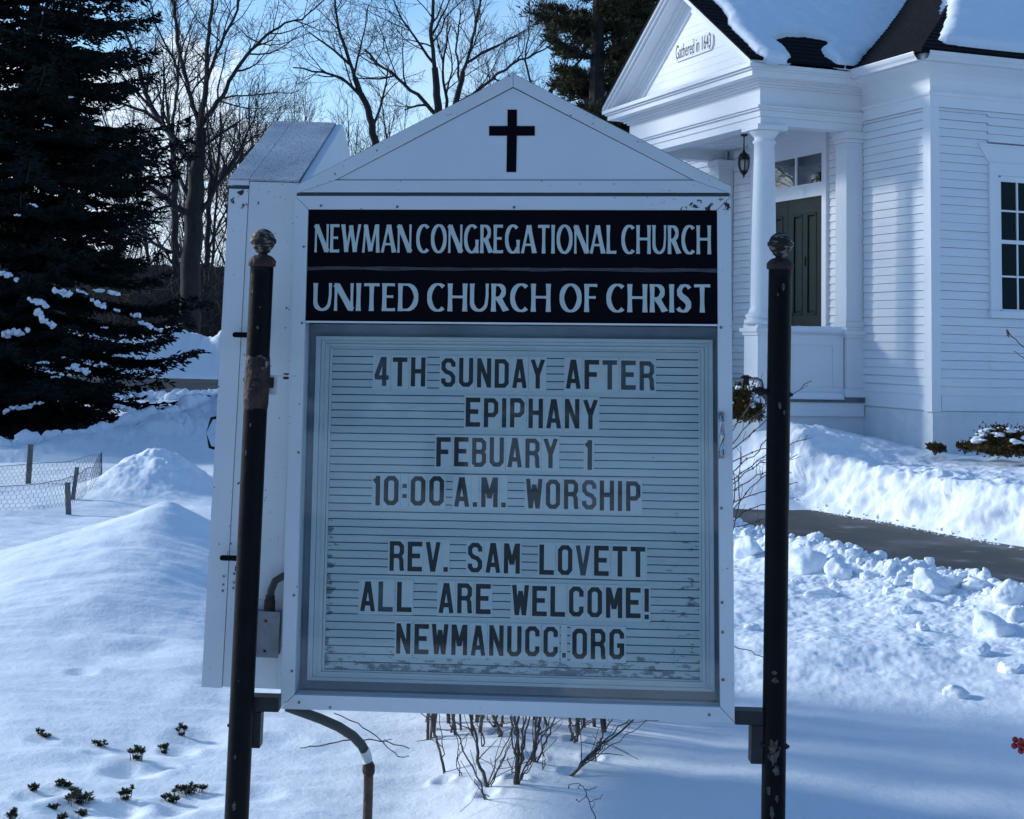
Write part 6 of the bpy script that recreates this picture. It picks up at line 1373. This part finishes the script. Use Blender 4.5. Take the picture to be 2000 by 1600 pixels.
# ------------------------------------------------------------------ low evergreens by the church, berries
def yew(label, u, v, w, h, Y, seed, m='yew', snow=True, n=1500, group='low evergreen bushes along the church'):
    rng = np.random.default_rng(seed); x = (u - CX) / FPX * Y; z0 = at_y(u, v, Y)[2]; t = thing('evergreen_bush', label, 'bush', loc=(x, Y, z0), group=group); W, Hh = w / FPX * Y / 2, h / FPX * Y
    tb = MB(); P_, D_ = [], []
    for k in range(max(6, n // 40)):
        a = rng.uniform(0, 2 * pi); e = rng.uniform(.15, 1.3); L = rng.uniform(.6, 1.0); d = np.array([cos(a) * cos(e) * W, sin(a) * cos(e) * W * .8, sin(e) * Hh]) * L; q = np.array([[0, 0, -.05], d * .5 + [0, 0, Hh * .06], d]); tb.tube(q, [.012, .008, .003], 4)
        m_ = 110; s = rng.uniform(.30, 1.0, m_)[:, None]; P = d * s + rng.normal(size=(m_, 3)) * np.array([W, W, Hh]) * .085; P_.append(P); D_.append(d / np.linalg.norm(d) + rng.normal(size=(m_, 3)) * .7)
    tb.build('stems', MT['shrub_stem'], t); vv, qq = needle_quads(np.concatenate(P_), np.concatenate(D_), .045, .009, rng, 2); MB().add(vv, qq).build('foliage', MT[m], t)
    if snow:
        for k in range(snow if isinstance(snow, int) and snow > 1 else 9):
            b = MB()
            a = rng.uniform(0, 2 * pi); e = rng.uniform(.4, 1.3); d = np.array([cos(a) * cos(e) * W, -abs(sin(a)) * cos(e) * W * .8, sin(e) * Hh]) * .93; lv, lf = lump(rng, ICO2, .5); b.add(lv * np.array([W * .17, W * .15, Hh * .09]) * rng.uniform(.4, 1.2) + d, None, lf)
            b.build('snow_clump', MT['snow'], t, smooth=True)
def yew_at(label, u, vb, w, h, seed, Y=17.5, **k): yew(label, u, vb, w, h, Y, seed, **k)
yew_at('brown-green low bush at the right border, its top and left side snowy', 1968, 884, 160, 52, 1, Y=17.2, n=2600, snow=34)
yew_at('tiny dark bush tip in the snow at the corner of the foundation', 1828, 880, 44, 14, 2, Y=17.75, n=160, snow=False)
yew_at('small dark green bush tip left of the brown bush', 1886, 878, 30, 18, 3, Y=17.6, n=200, snow=False)
yew_at('dark bush heaped with snow between the sign and the right post', 1462, 816, 86, 66, 4, Y=17.6, n=2200, snow=14)
bt = thing('berry_sprig', 'cluster of bright red berries hanging in at the right border', 'berries', loc=at_y(1990, 1455, 4.6)); bc = np.array(bt.location); b = MB(); rng = np.random.default_rng(3)
b.tube(np.array([at_y(1992, 1450, 4.61), at_y(2010, 1436, 4.62), at_y(2060, 1420, 4.64), at_y(2120, 1440, 4.66), at_y(2170, 1540, 4.68), at_y(2190, 1900, 4.70)]) - bc, [.0012, .0016, .002, .0028, .0035, .004], 6); b.build('stem', MT['shrub_stem'], bt)
for u, v in ((1983, 1445), (1994, 1447), (1981, 1457), (1991, 1456), (1994, 1467), (2000, 1452), (2003, 1462), (2006, 1448)):
    b = MB(); b.lathe([(.0088 * cos(radians(a)) + .0003, .0088 * sin(radians(a))) for a in range(-90, 91, 15)], 14); o = b.build('berry', MT['berry'], bt, smooth=True); o.location = at_y(u, v, 4.6 + rng.normal() * .006) - bc

# ------------------------------------------------------------------ unseen pines added across the street to darken what the glass reflects
def copy_tree(o, loc, label, rz):
    c = o.copy(); COL.objects.link(c); c.location = loc; c.rotation_euler = (0, 0, rz); c['label'] = label; c['group'] = 'pines across the street'
    for ch in o.children:
        d = ch.copy(); COL.objects.link(d); d.parent = c
pn = [o for o in bpy.data.objects if o.name.startswith('pine') and o.parent is None]
for k, (x, y, lab) in enumerate(((-13, -17, 'pine across the street, leftmost seen from the sign'), (-5.5, -19, 'pine across the street, second from the left seen from the sign'), (1.5, -18, 'pine across the street, straight opposite the sign'), (8.5, -20, 'pine across the street, right of the one opposite the sign'), (15.5, -17, 'pine across the street, rightmost seen from the sign'))):
    copy_tree(pn[k % 2], (x, y, -.3), lab, k * 1.3)

bt_ = [o for o in bpy.data.objects if o.name.startswith('bare_tree') and o.parent is None]
for k, (x, y, lab) in enumerate(((-27, 44, 'bare tree beyond the left border, unseen, added for transom reflections, nearest the road'), (-34, 50, 'bare tree beyond the left border, unseen, added for transom reflections, middle of three'), (-40, 60, 'bare tree beyond the left border, unseen, added for transom reflections, farthest off'))):
    copy_tree(bt_[(0, 2, 5)[k]], (x, y, .1), lab, k * 2.0)  # unseen copies, added so the transom reflects branches
for o in bpy.data.objects:
    if o.parent is None and o.get('label', '').startswith('bare tree beyond the left border'): o['group'] = G1
b = MB(); A_, T = np.meshgrid(np.linspace(radians(100), radians(260), 160), np.linspace(0, 1, 14)); Rr = 55 + 60 * T
b.grid(np.stack([np.sin(A_) * Rr, np.cos(A_) * Rr, -.4 + 15 * T ** .7 * (.7 + .6 * fbm(A_ * 7, T * 2, 3, 111)) + 2.2 * fbm(A_ * 60, T * 9, 3, 112)], -1)); struct(b.build('added_hills', MT['brush'], smooth=True))  # unseen rise behind the camera, added to darken reflections and sky fill
